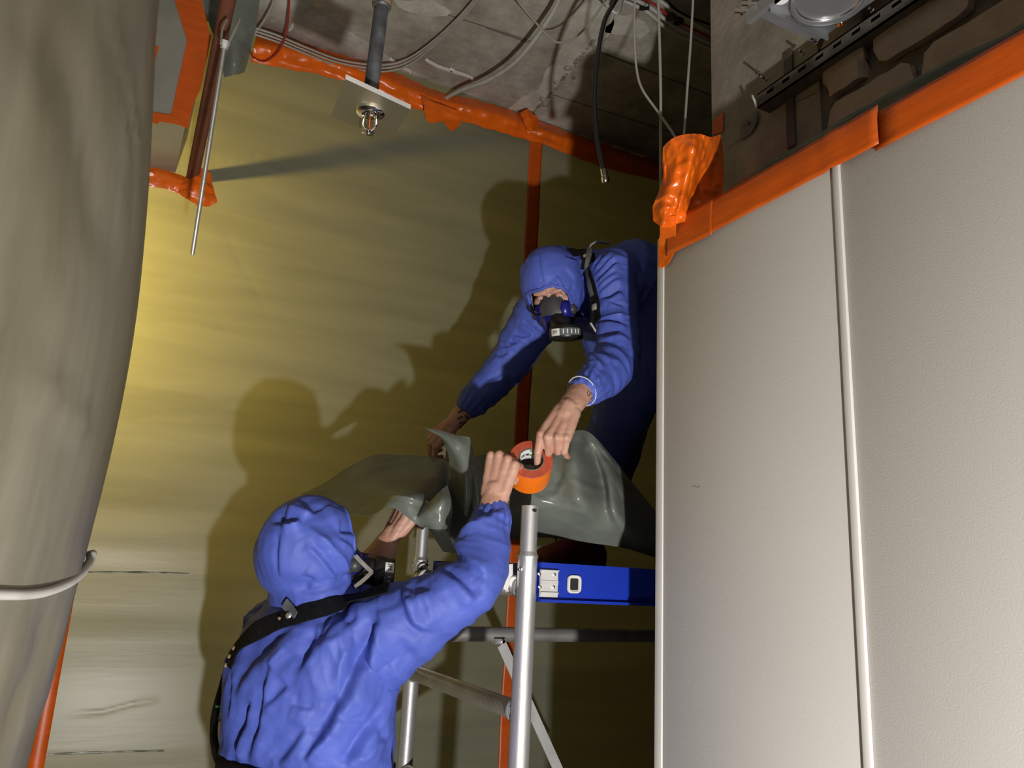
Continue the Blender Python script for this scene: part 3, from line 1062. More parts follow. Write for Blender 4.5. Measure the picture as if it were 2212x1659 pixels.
# foil flap by the pipe's top
g = [[Q(436, -40, 1, 2.98), Q(500, -40, 1, 2.95), Q(565, -40, 1, 2.98)], [Q(448, 40, 1, 2.98), Q(500, 40, 1, 2.94), Q(555, 45, 1, 2.98)], [Q(470, 100, 1, 2.99), Q(505, 100, 1, 2.95), Q(543, 100, 1, 3.0)],
     [Q(480, 140, 1, 3.0), Q(508, 140, 1, 2.96), Q(535, 132, 1, 3.01)], [Q(484, 168, 1, 3.03), Q(508, 164, 1, 3.0), Q(527, 156, 1, 3.03)]]
g2 = crgrid(g, 8, 8)
g2[..., 1] -= crumple(g2, 0.008, 12, 19)
o = MB().slab(g2, 0.0015).build('foil_flap', 'foil', None, 50)
tag(o, 'grey foil flap hanging behind the top of the brown pipe', 'foil')

# brown pipe that goes through the film, with tape collar and hung threaded rod
pA, pB = np.array([0.11, YW, 3.098]), np.array([0.1024, 2.343, 3.392])
dp = nrm(pB - pA)
pp = empty('rusty_pipe', pA, 'brown painted steel pipe slanting up out of the film wall', 'pipe')
MB().tube([pA - dp * 0.8, pA, pB, pA + dp * 2.0], 0.0235, 20).build('pipe_run', 'rust', pp, 60)
tc_ = pA + dp * np.linalg.norm(P(487, 85, 2.5) - pA)
t_ = ((P(487, 85, 2.47) - pA) @ dp)
nutc = pA + dp * t_ + np.array([0.0, 0, -0.03])
rb = np.array([nutc[0] + 0.012, nutc[1] - 0.03, 2.60])
rb = P(415, 551, 2.44)
rt = P(486, 92, 2.405)
MB().tube([rt, rt + (rb - rt) * 0.985, rb], [0.0068, 0.0068, 0.005], 10).build('hanging_rod', 'alu_dull', pp, 60)
rd = COL.objects[-1]
MB().tube([rt - (rb - rt) * 0.008, rt + (rb - rt) * 0.012], 0.0145, 6).tube([rt + (rb - rt) * 0.012, rt + (rb - rt) * 0.028], 0.011, 6).build('nut', 'alu_light', rd, 30)
mb = MB()
for sgn in (-1, 1):
    a = rt + camdir(sgn * 0.02, -0.012, 0)
    mb.tube(cr([rt + camdir(sgn * 0.012, 0.0, 0.0), a + camdir(0, -0.04, 0.03), a + camdir(-sgn * 0.0, -0.09, 0.07)], 5), 0.004, 6)
mb.build('pipe_loop', 'alu_dull', rd, 60)

colp = [[(315, 362), (350, 366), (385, 380), (402, 384)], [(315, 374), (350, 380), (385, 392), (405, 396)], [(315, 390), (350, 396), (385, 405), (410, 408)], [(315, 404), (350, 408), (378, 418), (408, 424)]]
g = crgrid([[Q(a, b, 1, YW - 0.01 - 0.012 * (i in (1, 2))) for a, b in r] for i, r in enumerate(colp)], 5, 7)
g[..., 1] -= crumple(g, 0.006, 22, 15) + 0.004
tl = MB().slab(g, 0.001).build('pipe_tape', 'tape', None, 40)
tag(tl, 'crumpled orange tape sealing the brown pipe to the film wall', 'tape')
colp = [[(368, 402), (400, 385), (430, 368), (453, 376)], [(378, 412), (402, 400), (432, 392), (458, 400)], [(395, 428), (412, 425), (438, 420), (464, 425)], [(424, 447), (432, 449), (448, 450), (468, 441)]]
g = crgrid([[Q(a, b, 1, YW - 0.012 - 0.025 * (j in (1, 2)) * (i in (1, 2))) for j, (a, b) in enumerate(r)] for i, r in enumerate(colp)], 6, 6)
g[..., 1] -= crumple(g, 0.012, 22, 16) + 0.006
MB().slab(g, 0.001).build('tape_collar', 'tape', tl, 40)

# ------------------------------------------------------------------ sprinkler
sx, sy, sz = 0.385, 1.53, 2.60
sp = empty('sprinkler', (sx, sy, ZC), 'pendent fire sprinkler on a grey drop pipe with square metal plate', 'sprinkler')
MB().tube([(sx - 0.002, sy + 0.002, sz + 0.004), (sx + 0.004, sy + 0.006, 2.885)], 0.0165, 20).build('drop_pipe', 'pipe_grey', sp, 60)
MB().lathe([(0.017, 0), (0.0205, 0.004), (0.0205, 0.02), (0.024, 0.024), (0.024, 0.06), (0.0215, 0.066), (0.0215, ZC - 2.885)], (sx + 0.004, sy + 0.006, 2.875), (0, 0, 1), 20).build('coupling', 'pipe_grey', sp, 40)
MB().lathe([(0.0215, 0.004), (0.0222, 0.006), (0.0222, 0.016), (0.0215, 0.018)], (sx + 0.004, sy + 0.006, 2.877), (0, 0, 1), 20).build('sealing_tape', 'brass_tape', sp, 40)
c4 = [np.array([.314, 1.590, sz]), np.array([.305, 1.441, sz]), np.array([.459, 1.472, sz]), np.array([.463, 1.615, sz])]
inn = nrm(c4[3] - c4[2])
mb = MB().prism(c4, (0, 0, 0.0015))
e1, e2 = c4[1], c4[2]
mb.prism([e1, e1 + [0, 0, 0.011], e1 + [0, 0, 0.011] - inn * 0.0025, e1 - inn * 0.0025], e2 - e1)
mb.build('ceiling_plate', 'plate_metal', sp)
MB().prism([e1 - inn * 0.0030, e1 - inn * 0.0030 + [0, 0, 0.011], e1 + [0, 0, 0.0112] - inn * 0.0025, e1 - inn * 0.0025], e2 - e1).build('plate_lip', 'alu_light', sp)
cs = np.array([sx + 0.002, sy - 0.003, sz - 0.0005])
MB().lathe([(0.020, 0), (0.030, 0), (0.031, -0.003), (0.027, -0.006), (0.019, -0.008), (0.017, -0.004)], cs, (0, 0, 1), 32).build('escutcheon', 'chrome', sp, 60)
hd = MB().lathe([(0, 0.004), (0.0125, 0.004), (0.0125, -0.010), (0.010, -0.014), (0.0, -0.014)], cs, (0, 0, 1), 20)
for sgn in (-1, 1):
    hd.tube(cr([cs + [sgn * 0.0105, -sgn * 0.006, -0.010], cs + [sgn * 0.0125, -sgn * 0.007, -0.022], cs + [sgn * 0.012, -sgn * 0.007, -0.034], cs + [sgn * 0.004, -sgn * 0.002, -0.046], cs + [0, 0, -0.050]], 5), 0.0031, 8)
hd.lathe([(0, -0.046), (0.004, -0.046), (0.004, -0.056), (0, -0.056)], cs, (0, 0, 1), 10)
hd.build('sprinkler_frame', 'chrome', sp, 50)
MB().lathe([(0, -0.013), (0.0016, -0.014), (0.0014, -0.022), (0.0014, -0.038), (0.001, -0.045), (0, -0.046)], cs, (0, 0, 1), 12).build('glass_bulb', 'glass_red', sp, 60)
mb = MB().lathe([(0, -0.052), (0.006, -0.052), (0.006, -0.0535), (0, -0.0535)], cs, (0, 0, 1), 16)
for k in range(12):
    a = 2 * math.pi * k / 12
    u = np.array([math.cos(a), math.sin(a), 0])
    w = np.array([-math.sin(a), math.cos(a), 0])
    mb.prism([cs + u * 0.005 + w * 0.0012 + [0, 0, -0.052], cs + u * 0.014 + w * 0.0026 + [0, 0, -0.050], cs + u * 0.014 - w * 0.0026 + [0, 0, -0.050], cs + u * 0.005 - w * 0.0012 + [0, 0, -0.052]], (0, 0, -0.0014))
mb.build('deflector', 'chrome', sp)

# ------------------------------------------------------------------ cables


def cable(name, pix, r, m, label, group=None, n=8, cat='cable'):
    q = [P(*p) for p in pix]
    o = MB().tube(cr(q, n), r, 10).build(name, m, None, 180)
    tag(o, label, cat, group)
    return o


def cz(x, y, dz):
    return Q(x, y, 2, ZC - dz)


def cable3(name, q, r, m, label, group=None, n=8):
    o = MB().tube(cr(q, n), r, 10).build(name, m, None, 180)
    tag(o, label, 'cable', group)
    return o


cable3('cable', [cz(625, -40, .05), cz(624, 20, .09), cz(617, 75, .14), cz(600, 112, .18), cz(572, 132, .20), cz(548, 124, .19), cz(542, 112, .17)], 0.0042, 'cable_red', 'thin red cable hanging in a loop at the ceiling edge left')
cable3('cable', [cz(598, -40, .04), cz(590, 5, .08), cz(570, 45, .11), cz(545, 78, .13)], 0.0055, 'cable_grey', 'short grey cable beside the red loop coming down to the tape')
gl = 'three grey cables clipped along the ceiling tape'
for k, (r_, lab) in enumerate(((0.0044, 'upper of three grey cables sagging along the tape to ceiling'), (0.0044, 'middle of three grey cables sagging along the tape to ceiling'), (0.0044, 'lowest of three grey cables sagging along the tape to ceiling'))):
    o_ = 7.0 * k
    zd = 0.035
    q = [cz(540, 57 + o_, .13), cz(600, 77 + o_, .13), cz(660, 102 + o_, .125), cz(730, 128 + o_, .11), cz(800, 140 + o_, .09), cz(850, 138 + o_, .065), cz(890, 122 + o_, .045), cz(940, 85 + o_ * 0.8, .035), cz(990, 38 + o_ * 0.8, .035), cz(1030, -8 + o_ * 0.8, .035), cz(1060, -50, .035)]
    cable3('cable', q, r_, 'cable_grey', lab, gl)
cable3('cable', [cz(1225, -60, .10), cz(1205, 5, .11), cz(1180, 50, .13), cz(1140, 105, .15), cz(1100, 145, .15), cz(1050, 175, .13), cz(1000, 193, .10), cz(960, 215, .08), cz(932, 243, .10)], 0.0095, 'cable_white', 'thick white cable running down to the tape at the ceiling edge')
cable3('cable', [cz(1085, -60, .2), cz(1118, 0, .24), cz(1150, 40, .27), cz(1185, 78, .30), cz(1208, 92, .31), cz(1240, 82, .31), cz(1275, 48, .30), cz(1308, 0, .28), cz(1330, -50, .25)], 0.0038, 'cable_wire', 'thin bare wire sagging in a wide bow below the ceiling')
cable3('cable', [cz(1300, -40, .15), cz(1305, 0, .17), cz(1318, 18, .18), cz(1330, 28, .19), cz(1338, 22, .18), cz(1345, -5, .17), cz(1350, -40, .15)], 0.006, 'cable_white', 'white cable hanging in a short tight loop at the top')
q = [P(1350, -45, 2.62), P(1330, 0, 2.6), P(1306, 45, 2.56), P(1291, 120, 2.52), P(1284, 200, 2.5), P(1287, 280, 2.48), P(1297, 340, 2.475), P(1304, 368, 2.475)]
bc = empty('connector_cable', q[-1], 'black cable with metal connector hanging free from the ceiling', 'cable')
MB().tube(cr(q, 8), 0.0075, 12).build('cable_jacket', 'cable_black', bc, 180)
dq = nrm(P(1309, 396, 2.475) - P(1303, 365, 2.475))
MB().lathe([(0.0, 0), (0.0105, 0), (0.0108, 0.012), (0.010, 0.024), (0.0125, 0.026), (0.013, 0.040), (0.0095, 0.045), (0, 0.044)], P(1303, 365, 2.475), dq, 14).build('connector', 'chrome', bc, 40)
for pix, lab in (([(1370, -60, 2.3), (1371, 0, 2.3), (1370, 60, 2.28), (1374, 140, 2.26), (1386, 190, 2.24), (1420, 240, 2.2), (1454, 289, 2.12), (1475, 330, 2.09)], 'thin wire curving right into the crumpled corner tape'),
                 ([(1421, -60, 2.3), (1422, 0, 2.3), (1425, 100, 2.26), (1427, 200, 2.22), (1427, 300, 2.18), (1427, 380, 2.16), (1428, 470, 2.13)], 'thin straight wire hanging down behind the partition edge'),
                 ([(1499, -60, 2.3), (1497, 0, 2.3), (1492, 90, 2.27), (1484, 200, 2.2), (1478, 290, 2.12), (1476, 340, 2.09)], 'rightmost thin wire hanging into the corner tape')):
    cable('wire', pix, 0.0036 if 'straight' not in lab else 0.0042, 'cable_wire', lab, cat='wire')
gl = 'white cables bundled under the ceiling at the top right'
for k, (a, b, c_, m_, lab) in enumerate(((1340, -30, 0, 'cable_white', 'topmost white cable of the tied bundle'), (1335, -18, 0, 'cable_red', 'red cable inside the tied white bundle'), (1330, -10, 0, 'cable_white', 'second white cable of the tied bundle'),
                                        (1325, 0, 0, 'cable_white', 'lowest white cable of the tied bundle'), (1350, -40, 0, 'cable_black', 'black cable at the rear of the tied bundle'))):
    q = [cz(a - 60, b - 25, .07 + .006 * k), cz(a + 60, b + 18, .07), cz(a + 120, b + 55 + 3 * k, .07), cz(a + 200, b + 100, .08), cz(a + 300, b + 148, .08)]
    cable3('cable', q, 0.0075 if m_ == 'cable_white' else 0.005, m_, lab, gl)
ties = []
for px_, py_ in ((1392, 12), (1450, 34), (1466, 44)):
    c = cz(px_, py_, .068)
    MB().box(c + [-0.004, -0.02, -0.02], c + [0.004, 0.02, 0.016], rot=rotz(0.9), bev=0.002).build('cable_tie', 'cable_black', None)
    o = bpy.context.scene.collection.objects[-1]
    tag(o, {1392: 'black tie round the white bundle, the left one', 1450: 'black tie round the white bundle, the middle one', 1466: 'black tie round the white bundle, the right one'}[px_], 'cable tie', 'ties round the white bundle')
# cable clips screwed to the slab
for pix, lab in (([(842, 126), (856, 136), (870, 145), (888, 154)], 'short white cable clip strap next to the sprinkler pipe'), ([(920, 128), (945, 142), (975, 152), (1000, 160), (1022, 168)], 'long white cable clip strap under the ceiling')):
    q = cr([cz(x, y, .012) for x, y in pix], 5)
    q[0, 2] += 0.004
    q[-1, 2] -= 0.012
    k = len(q)
    nn = np.tile([0, 0, -1.0], (k, 1))
    wf = 0.016 + 0.006 * np.sin(np.linspace(0, math.pi, k))
    o = MB().slab(ribbon(q, nn, wf, 0.002), 0.003).build('cable_clip', 'plastic_white', None, 50)
    tag(o, lab, 'clip', 'white cable clips on the ceiling')
    i_ = k // 2
    MB().box(q[i_] + [-0.012, -0.012, -0.006], q[i_] + [0.012, 0.012, 0.006], bev=0.002).build('clip_head', 'plastic_white', o, 40)
    MB().lathe([(0, -0.006), (0.004, -0.006), (0.005, -0.008), (0, -0.0085)], q[i_], (0, 0, 1), 10).build('screw', 'steel_dark', o, 40)
# bent clip by the red cable
o = MB().tube(cr([cz(612, 78, .01), cz(622, 70, .03), cz(632, 55, .03), cz(630, 46, .015)], 5), 0.006, 6).build('cable_clip', 'plastic_white', None, 60)
tag(o, 'small bent white clip behind the red cable loop', 'clip', 'white cable clips on the ceiling')

# ------------------------------------------------------------------ scaffold
FX, FY, BY = 0.985, 1.81, 2.575
sc = empty('scaffold_tower', (FX, (FY + BY) / 2, 0), 'aluminium scaffold end frame with round posts and ribbed rungs', 'scaffold')


def post(y, ztop, zsp):
    o = MB().lathe([(0, 0.0), (0.03, 0.0), (0.03, 0.02), (0.0254, 0.03), (0.0254, zsp - 0.006), (0.027, zsp - 0.004), (0.027, zsp + 0.002), (0.024, zsp + 0.006), (0.0225, zsp + 0.012)], (FX, y, 0), (0, 0, 1), 28).build('post', 'alu', sc, 40)
    sg = MB().lathe([(0.0232, zsp), (0.0222, zsp + 0.02), (0.0222, ztop), (0.0195, ztop), (0.0195, ztop - 0.05), (0, ztop - 0.05)], (FX, y, 0), (0, 0, 1), 28).build('spigot', 'alu', o, 40)
    return o, sg


pf_, sg = post(FY, 1.803, 1.675)
pb_, sg2 = post(BY, 1.775, 1.66)
# oval hole near the spigot's top, facing the camera
hc = Q(1153, 1104, 1, FY - 0.019)
dirh = nrm([hc[0] - FX, hc[1] - FY, 0])
q = []
for t in np.linspace(0, 2 * math.pi, 17)[:-1]:
    a = math.atan2(dirh[1], dirh[0]) + 0.30 * math.cos(t)
    q.append(np.array([FX + 0.0238 * math.cos(a), FY + 0.0238 * math.sin(a), 1.791 + 0.0045 * math.sin(t)]))
MB().add(q, [tuple(range(16))]).build('pin_hole', 'print_black', sg)
# ribbed rungs between the posts


def ribbed(name, a, b, r, n=40):
    a, b = np.array(a, float), np.array(b, float)
    ax = nrm(b - a)
    u = nrm(np.cross(ax, [0, 0, 1]))
    w = np.cross(ax, u)
    v, f = [], []
    m_ = n * 2
    for e in (a, b):
        for k in range(m_):
            t = 2 * math.pi * k / m_
            rr_ = r * (1 if k % 2 else 0.955)
            v.append(e + rr_ * (math.cos(t) * u + math.sin(t) * w))
    for k in range(m_):
        j = (k + 1) % m_
        f.append((k, j, j + m_, k + m_))
    f += [tuple(range(m_)), tuple(range(m_, 2 * m_))]
    return MB().add(v, f).build(name, 'alu_dull', sc)


ribbed('rung', (FX, FY + 0.02, 1.597), (FX, BY - 0.02, 1.597), 0.024)
ribbed('rung', (FX, FY + 0.02, 1.300), (FX, BY - 0.02, 1.300), 0.024)
ribbed('rung', (FX, FY + 0.02, 1.0), (FX, BY - 0.02, 1.0), 0.024)
ribbed('rung', (FX, FY + 0.02, 0.6), (FX, BY - 0.02, 0.6), 0.024)
ribbed('rung', (FX, FY + 0.02, 0.25), (FX, BY - 0.02, 0.25), 0.024)
for y, z in ((FY, 1.3), (BY, 1.3), (FY, 1.597), (BY, 1.597)):
    s_ = 1 if y == FY else -1
    MB().lathe([(0.026, 0.018), (0.030, 0.022), (0.030, 0.028), (0.025, 0.036)], (FX, y, z), (0, s_, 0), 24).build('weld_ring', 'alu', sc, 60)
# long horizontal rail at the back and the flat diagonal braces
MB().tube([(FX + 0.0, BY - 0.0, 1.421), (1.44, BY, 1.424)], 0.0255, 24).tube([(1.44, BY, 1.424), (2.9, BY, 1.43)], 0.0245, 24).build('guard_rail', 'alu_dull', sc, 60)


def brace(a, b, w=0.04, th=0.012):
    a, b = np.array(a, float), np.array(b, float)
    d = nrm(b - a)
    n_ = np.array([0, 1.0, 0])
    s_ = nrm(np.cross(d, n_))
    return MB().prism([a - s_ * w / 2, a + s_ * w / 2, a + s_ * w / 2 + n_ * 0.003, a + s_ * (w / 2 - 0.003) + n_ * th, a - s_ * (w / 2 - 0.003) + n_ * th, a - s_ * w / 2 + n_ * 0.003], b - a).build('brace', 'alu_light', sc)


brace(Q(1084, 1392, 1, BY - 0.045), Q(1232, 1720, 1, BY - 0.045), 0.036)
MB().box(Q(1070, 1389, 1, BY - .04) + [-0.0, 0, -0.004], Q(1092, 1383, 1, BY - .04) + [0.0, 0.03, 0.004]).build('brace_bracket', 'alu', sc)
MB().lathe([(0, 0), (0.006, 0), (0.006, 0.008), (0, 0.008)], Q(1086, 1386, 1, BY - .045), (0, -1, 0), 10).build('rivet', 'chrome', sc, 40)
MB().lathe([(0, 0), (0.005, 0), (0.005, 0.006), (0.003, 0.006), (0.003, 0.012), (0, 0.012)], (FX - 0.024, FY - 0.012, 1.640), nrm((-0.9, -0.4, 0)), 8).build('lock_pin', 'chrome', sc, 40)
MB().lathe([(0, 0), (0.005, 0), (0.005, 0.01), (0.003, 0.01), (0.003, 0.02), (0, 0.02)], (FX - 0.024, BY - 0.01, 1.64), nrm((-0.95, -0.3, 0)), 8).build('lock_pin', 'chrome', sc, 40)
# far end frame of the same tower, behind the partition
for y in (FY, BY):
    MB().lathe([(0, 0.0), (0.0254, 0.0), (0.0254, 1.80), (0, 1.80)], (2.86, y, 0), (0, 0, 1), 16).build('post', 'alu', sc, 40)
for z_ in (1.597, 1.0):
    MB().tube([(2.86, FY, z_), (2.86, BY, z_)], 0.024, 16).build('rung', 'alu_dull', sc, 60)

# platform deck hooked over the rungs
dk = empty('scaffold_platform', (FX + 0.05, (FY + BY) / 2, 1.6), 'blue aluminium scaffold platform hooked on the end frame', 'platform')
DX0, DX1, DY0, DY1, DZ = FX + 0.028, 2.82, FY - 0.025, BY - 0.05, 1.661
# side beams: tall web, recess line and bottom flange
for y0, s_ in ((DY0, 1), (DY1, -1)):
    mb = MB().box((DX0, min(y0, y0 + s_ * 0.02), 1.584), (DX1, max(y0, y0 + s_ * 0.02), DZ))
    mb.box((DX0, min(y0 + s_ * 0.01, y0 + s_ * 0.02), 1.570), (DX1, max(y0 + s_ * 0.01, y0 + s_ * 0.02), 1.584))
    mb.box((DX0, min(y0 - s_ * 0.004, y0 + s_ * 0.035), 1.563), (DX1, max(y0 - s_ * 0.004, y0 + s_ * 0.035), 1.570))
    mb.build('side_beam', 'platform_blue', dk)
MB().box((DX0, DY0 + 0.02, 1.632), (DX0 + 0.025, DY1 - 0.02, DZ - 0.004)).build('end_beam', 'platform_blue', dk)
MB().box((DX1 - 0.025, DY0 + 0.02, 1.632), (DX1, DY1 - 0.02, DZ - 0.004)).build('end_beam', 'platform_blue', dk)
MB().box((DX0 + 0.025, DY0 + 0.02, DZ - 0.014), (DX1 - 0.025, DY1 - 0.02, DZ - 0.002)).build('deck_board', 'steel_dark', dk)
# end clamps with ribs and rivets on the front beam
xa, xb = DX0 - 0.004, Q(1206, 1250, 1, DY0 - 0.006)[0]
mb = MB()
for z0, z1, dd in ((1.617, 1.640, 0.005), (1.640, 1.643, 0.010), (1.606, 1.617, 0.007), (1.588, 1.606, 0.005), (1.584, 1.588, 0.010), (1.576, 1.584, 0.006)):
    mb.box((xa, DY0 - dd, z0), (xb, DY0 + 0.001, z1))
cl_ = mb.build('end_clamp', 'alu_light', dk)
for px_, py_ in ((1165, 1240), (1197, 1241), (1166, 1268), (1195, 1268)):
    c = Q(px_, py_, 1, DY0 - 0.005)
    MB().lathe([(0, 0), (0.0045, 0), (0.0038, 0.003), (0, 0.004)], c, (0, -1, 0), 10).build('rivet', 'chrome', cl_, 60)
# square grommet with dark opening
gc = Q(1240, 1262, 1, DY0 - 0.003)


def rrect(c, w, h_, r, n=5):
    out = []
    for sx_, sz_, a0 in ((1, 1, 0), (-1, 1, 90), (-1, -1, 180), (1, -1, 270)):
        for k in range(n + 1):
            a = math.radians(a0 + 90 * k / n)
            out.append([c[0] + sx_ * (w / 2 - r) + r * math.cos(a), c[1], c[2] + sz_ * (h_ / 2 - r) + r * math.sin(a)])
    return np.array(out)


def ringloft(loops):
    n = len(loops[0])
    v = np.concatenate(loops)
    f = []
    for i in range(len(loops) - 1):
        for k in range(n):
            j = (k + 1) % n
            f.append((i * n + k, i * n + j, (i + 1) * n + j, (i + 1) * n + k))
    return v, f


off = np.array([0, -0.004, 0])
gr = MB().add(*ringloft([rrect(gc, .042, .046, .012), rrect(gc + off, .040, .044, .012), rrect(gc + off, .031, .036, .008), rrect(gc + off * .3, .028, .033, .006), rrect(gc + off * .3, .025, .030, .004)])).build('grommet', 'plastic_white', dk, 40)
k_ = rrect(gc + off * .25, .025, .030, .004)
MB().add(k_, [tuple(range(len(k_)))]).build('grommet_opening', 'print_black', gr)
# hooks over the rung at each post


def hook(y, m='alu_light'):
    c = np.array([FX, y, 1.597])
    prof = []
    for a in np.linspace(-0.2, math.pi + 0.5, 14):
        prof.append((c[0] + 0.034 * math.cos(a), c[2] + 0.034 * math.sin(a)))
    for a in np.linspace(math.pi + 0.5, -0.2, 14):
        prof.append((c[0] + 0.0255 * math.cos(a), c[2] + 0.0255 * math.sin(a)))
    return MB().prism([(x, y - 0.012, z) for x, z in prof], (0, 0.024, 0)).build('hook', m, dk, 40)


hook(FY + 0.065)
hook(BY - 0.065)
c = np.array([FX, FY + 0.045, 1.597])
lev = [Q(1093, 1220, 1, FY + 0.03), Q(1108, 1218, 1, FY + 0.03), Q(1108, 1240, 1, FY + 0.03), Q(1100, 1258, 1, FY + 0.03), Q(1098, 1272, 1, FY + 0.03), Q(1091, 1275, 1, FY + 0.03), Q(1086, 1268, 1, FY + 0.03), Q(1087, 1245, 1, FY + 0.03)]
MB().prism(lev, (0, 0.012, 0)).build('lock_lever', 'plastic_white', dk)
v_ = []
kn = Q(1106, 1258, 1, FY + 0.03)
mb = MB()
ax_ = nrm((-0.5, -0.9, 0))
n2 = 36
prof = [(0.0, 0.0), (0.016, 0.0), (0.018, 0.004), (0.018, 0.016), (0.014, 0.020), (0, 0.020)]
mb.lathe(prof, kn + [0.012, 0.01, 0], ax_, n2)
for i in range(len(mb.v)):
    p = np.array(mb.v[i])
    if (i % n2) % 2:
        cax = kn + np.array([0.012, 0.01, 0])
        ra = p - cax - ax_ * ((p - cax) @ ax_)
        mb.v[i] = tuple(p - ra * 0.08)
mb.build('knurled_knob', 'alu_light', dk)
lev = [Q(902, 1214, 1, BY - .03), Q(922, 1214, 1, BY - .03), Q(924, 1232, 1, BY - .03), Q(914, 1245, 1, BY - .03), Q(900, 1243, 1, BY - .03)]
lv = MB().prism(lev, (0, 0.012, 0)).build('lock_lever', 'plastic_white', dk)
MB().lathe([(0, 0), (0.006, 0), (0.006, 0.004), (0, 0.004)], Q(910, 1230, 1, BY - .031), (0, -1, 0), 10).build('rivet', 'steel_dark', lv, 40)
MB().tube(cr([Q(902, 1234, 1, BY - .034), Q(905, 1220, 1, BY - .034), Q(916, 1216, 1, BY - .034), Q(925, 1222, 1, BY - .034)], 4), 0.003, 6).build('spring', 'steel_dark', lv, 60)

# ================================================================== people
def loft_rings(mb, rings, n=22, sup=2.0, caps=True):
    """rings: (centre, u vec, v vec); closed with rounded caps"""
    R_ = []
    C_ = [np.array(r[0], float) for r in rings]
    rs = [(c, np.array(u, float), np.array(v, float)) for c, (_, u, v) in zip(C_, rings)]
    if caps:
        d0 = nrm(C_[0] - C_[1]) * 0.5 * (np.linalg.norm(rs[0][1]) + np.linalg.norm(rs[0][2]))
        d1 = nrm(C_[-1] - C_[-2]) * 0.5 * (np.linalg.norm(rs[-1][1]) + np.linalg.norm(rs[-1][2]))
        pre = [(rs[0][0] + d0 * s_, rs[0][1] * k, rs[0][2] * k) for s_, k in ((0.75, 0.12), (0.6, 0.6), (0.35, 0.88))]
        post_ = [(rs[-1][0] + d1 * s_, rs[-1][1] * k, rs[-1][2] * k) for s_, k in ((0.35, 0.88), (0.6, 0.6), (0.75, 0.12))]
        rs = pre + rs + post_
    v, f = [], []
    for c, u, w in rs:
        for a in range(n):
            t = 2 * math.pi * a / n
            ct, st = math.cos(t), math.sin(t)
            v.append(c + u * math.copysign(abs(ct) ** (2 / sup), ct) + w * math.copysign(abs(st) ** (2 / sup), st))
    k = len(rs)
    for i in range(k - 1):
        for a in range(n):
            b = (a + 1) % n
            f.append((i * n + a, i * n + b, (i + 1) * n + b, (i + 1) * n + a))
    f.append(tuple(range(n - 1, -1, -1)))
    f.append(tuple((k - 1) * n + a for a in range(n)))
    mb.add(v, f)


def limb(mb, pts, rad, n=20, flat=None, sub=5):
    """tapered limb through joints; rad scalar or (ru, rv)"""
    p = cr(pts, sub) if len(pts) > 2 else np.linspace(pts[0], pts[1], sub + 1)
    rad = np.array([(r, r) if np.isscalar(r) else r for r in rad], float)
    t = np.linspace(0, len(rad) - 1, len(p))
    ru = np.interp(t, range(len(rad)), rad[:, 0])
    rv = np.interp(t, range(len(rad)), rad[:, 1])
    T = np.gradient(p, axis=0)
    T /= np.linalg.norm(T, axis=1)[:, None]
    ref = np.array(flat if flat is not None else (0.3, 0.2, 0.9), float)
    rings = []
    for i in range(len(p)):
        u = ref - T[i] * (ref @ T[i])
        u = nrm(u)
        w = np.cross(T[i], u)
        rings.append((p[i], w * ru[i], u * rv[i]))
    loft_rings(mb, rings, n)


def ball(mb, c, u, v, w, n=18, m=10):
    c, u, v, w = (np.array(q, float) for q in (c, u, v, w))
    vs, f = [c + w], []
    for i in range(1, m):
        ph = math.pi * i / m
        for a in range(n):
            t = 2 * math.pi * a / n
            vs.append(c + w * math.cos(ph) + math.sin(ph) * (u * math.cos(t) + v * math.sin(t)))
    vs.append(c - w)
    for a in range(n):
        f.append((0, 1 + a, 1 + (a + 1) % n))
        k = 1 + (m - 2) * n
        f.append((k + (a + 1) % n, k + a, len(vs) - 1))
    for i in range(m - 2):
        for a in range(n):
            b = (a + 1) % n
            f.append((1 + i * n + a, 1 + (i + 1) * n + a, 1 + (i + 1) * n + b, 1 + i * n + b))
    mb.add(vs, f)


def cone(mb, a, ra, b, rb, n=12):
    a, b = np.array(a, float), np.array(b, float)
    limb(mb, [a, b], [ra, rb], n=n, sub=2)


def fuse(mb, voxel, smooth=4, name='tmp'):
    """one continuous skin over the overlapping pieces"""
    me = mb.mesh(name)
    bm = bmesh.new()
    bm.from_mesh(me)
    # each piece was closed separately: make all of them face outwards
    bmesh.ops.recalc_face_normals(bm, faces=bm.faces[:])
    bm.to_mesh(me)
    bm.free()
    o = bpy.data.objects.new(name, me)
    COL.objects.link(o)
    r = o.modifiers.new('r', 'REMESH')
    r.mode = 'VOXEL'
    r.voxel_size = voxel
    r.use_smooth_shade = True
    if smooth:
        s_ = o.modifiers.new('s', 'SMOOTH')
        s_.factor = 0.5
        s_.iterations = smooth
    dg = bpy.context.evaluated_depsgraph_get()
    out = bpy.data.meshes.new_from_object(o.evaluated_get(dg))
    bpy.data.objects.remove(o)
    bpy.data.meshes.remove(me)
    out.name = name
    return out


def set_co(me, co):
    me.vertices.foreach_set('co', np.ascontiguousarray(co, float).reshape(-1))
    me.update()


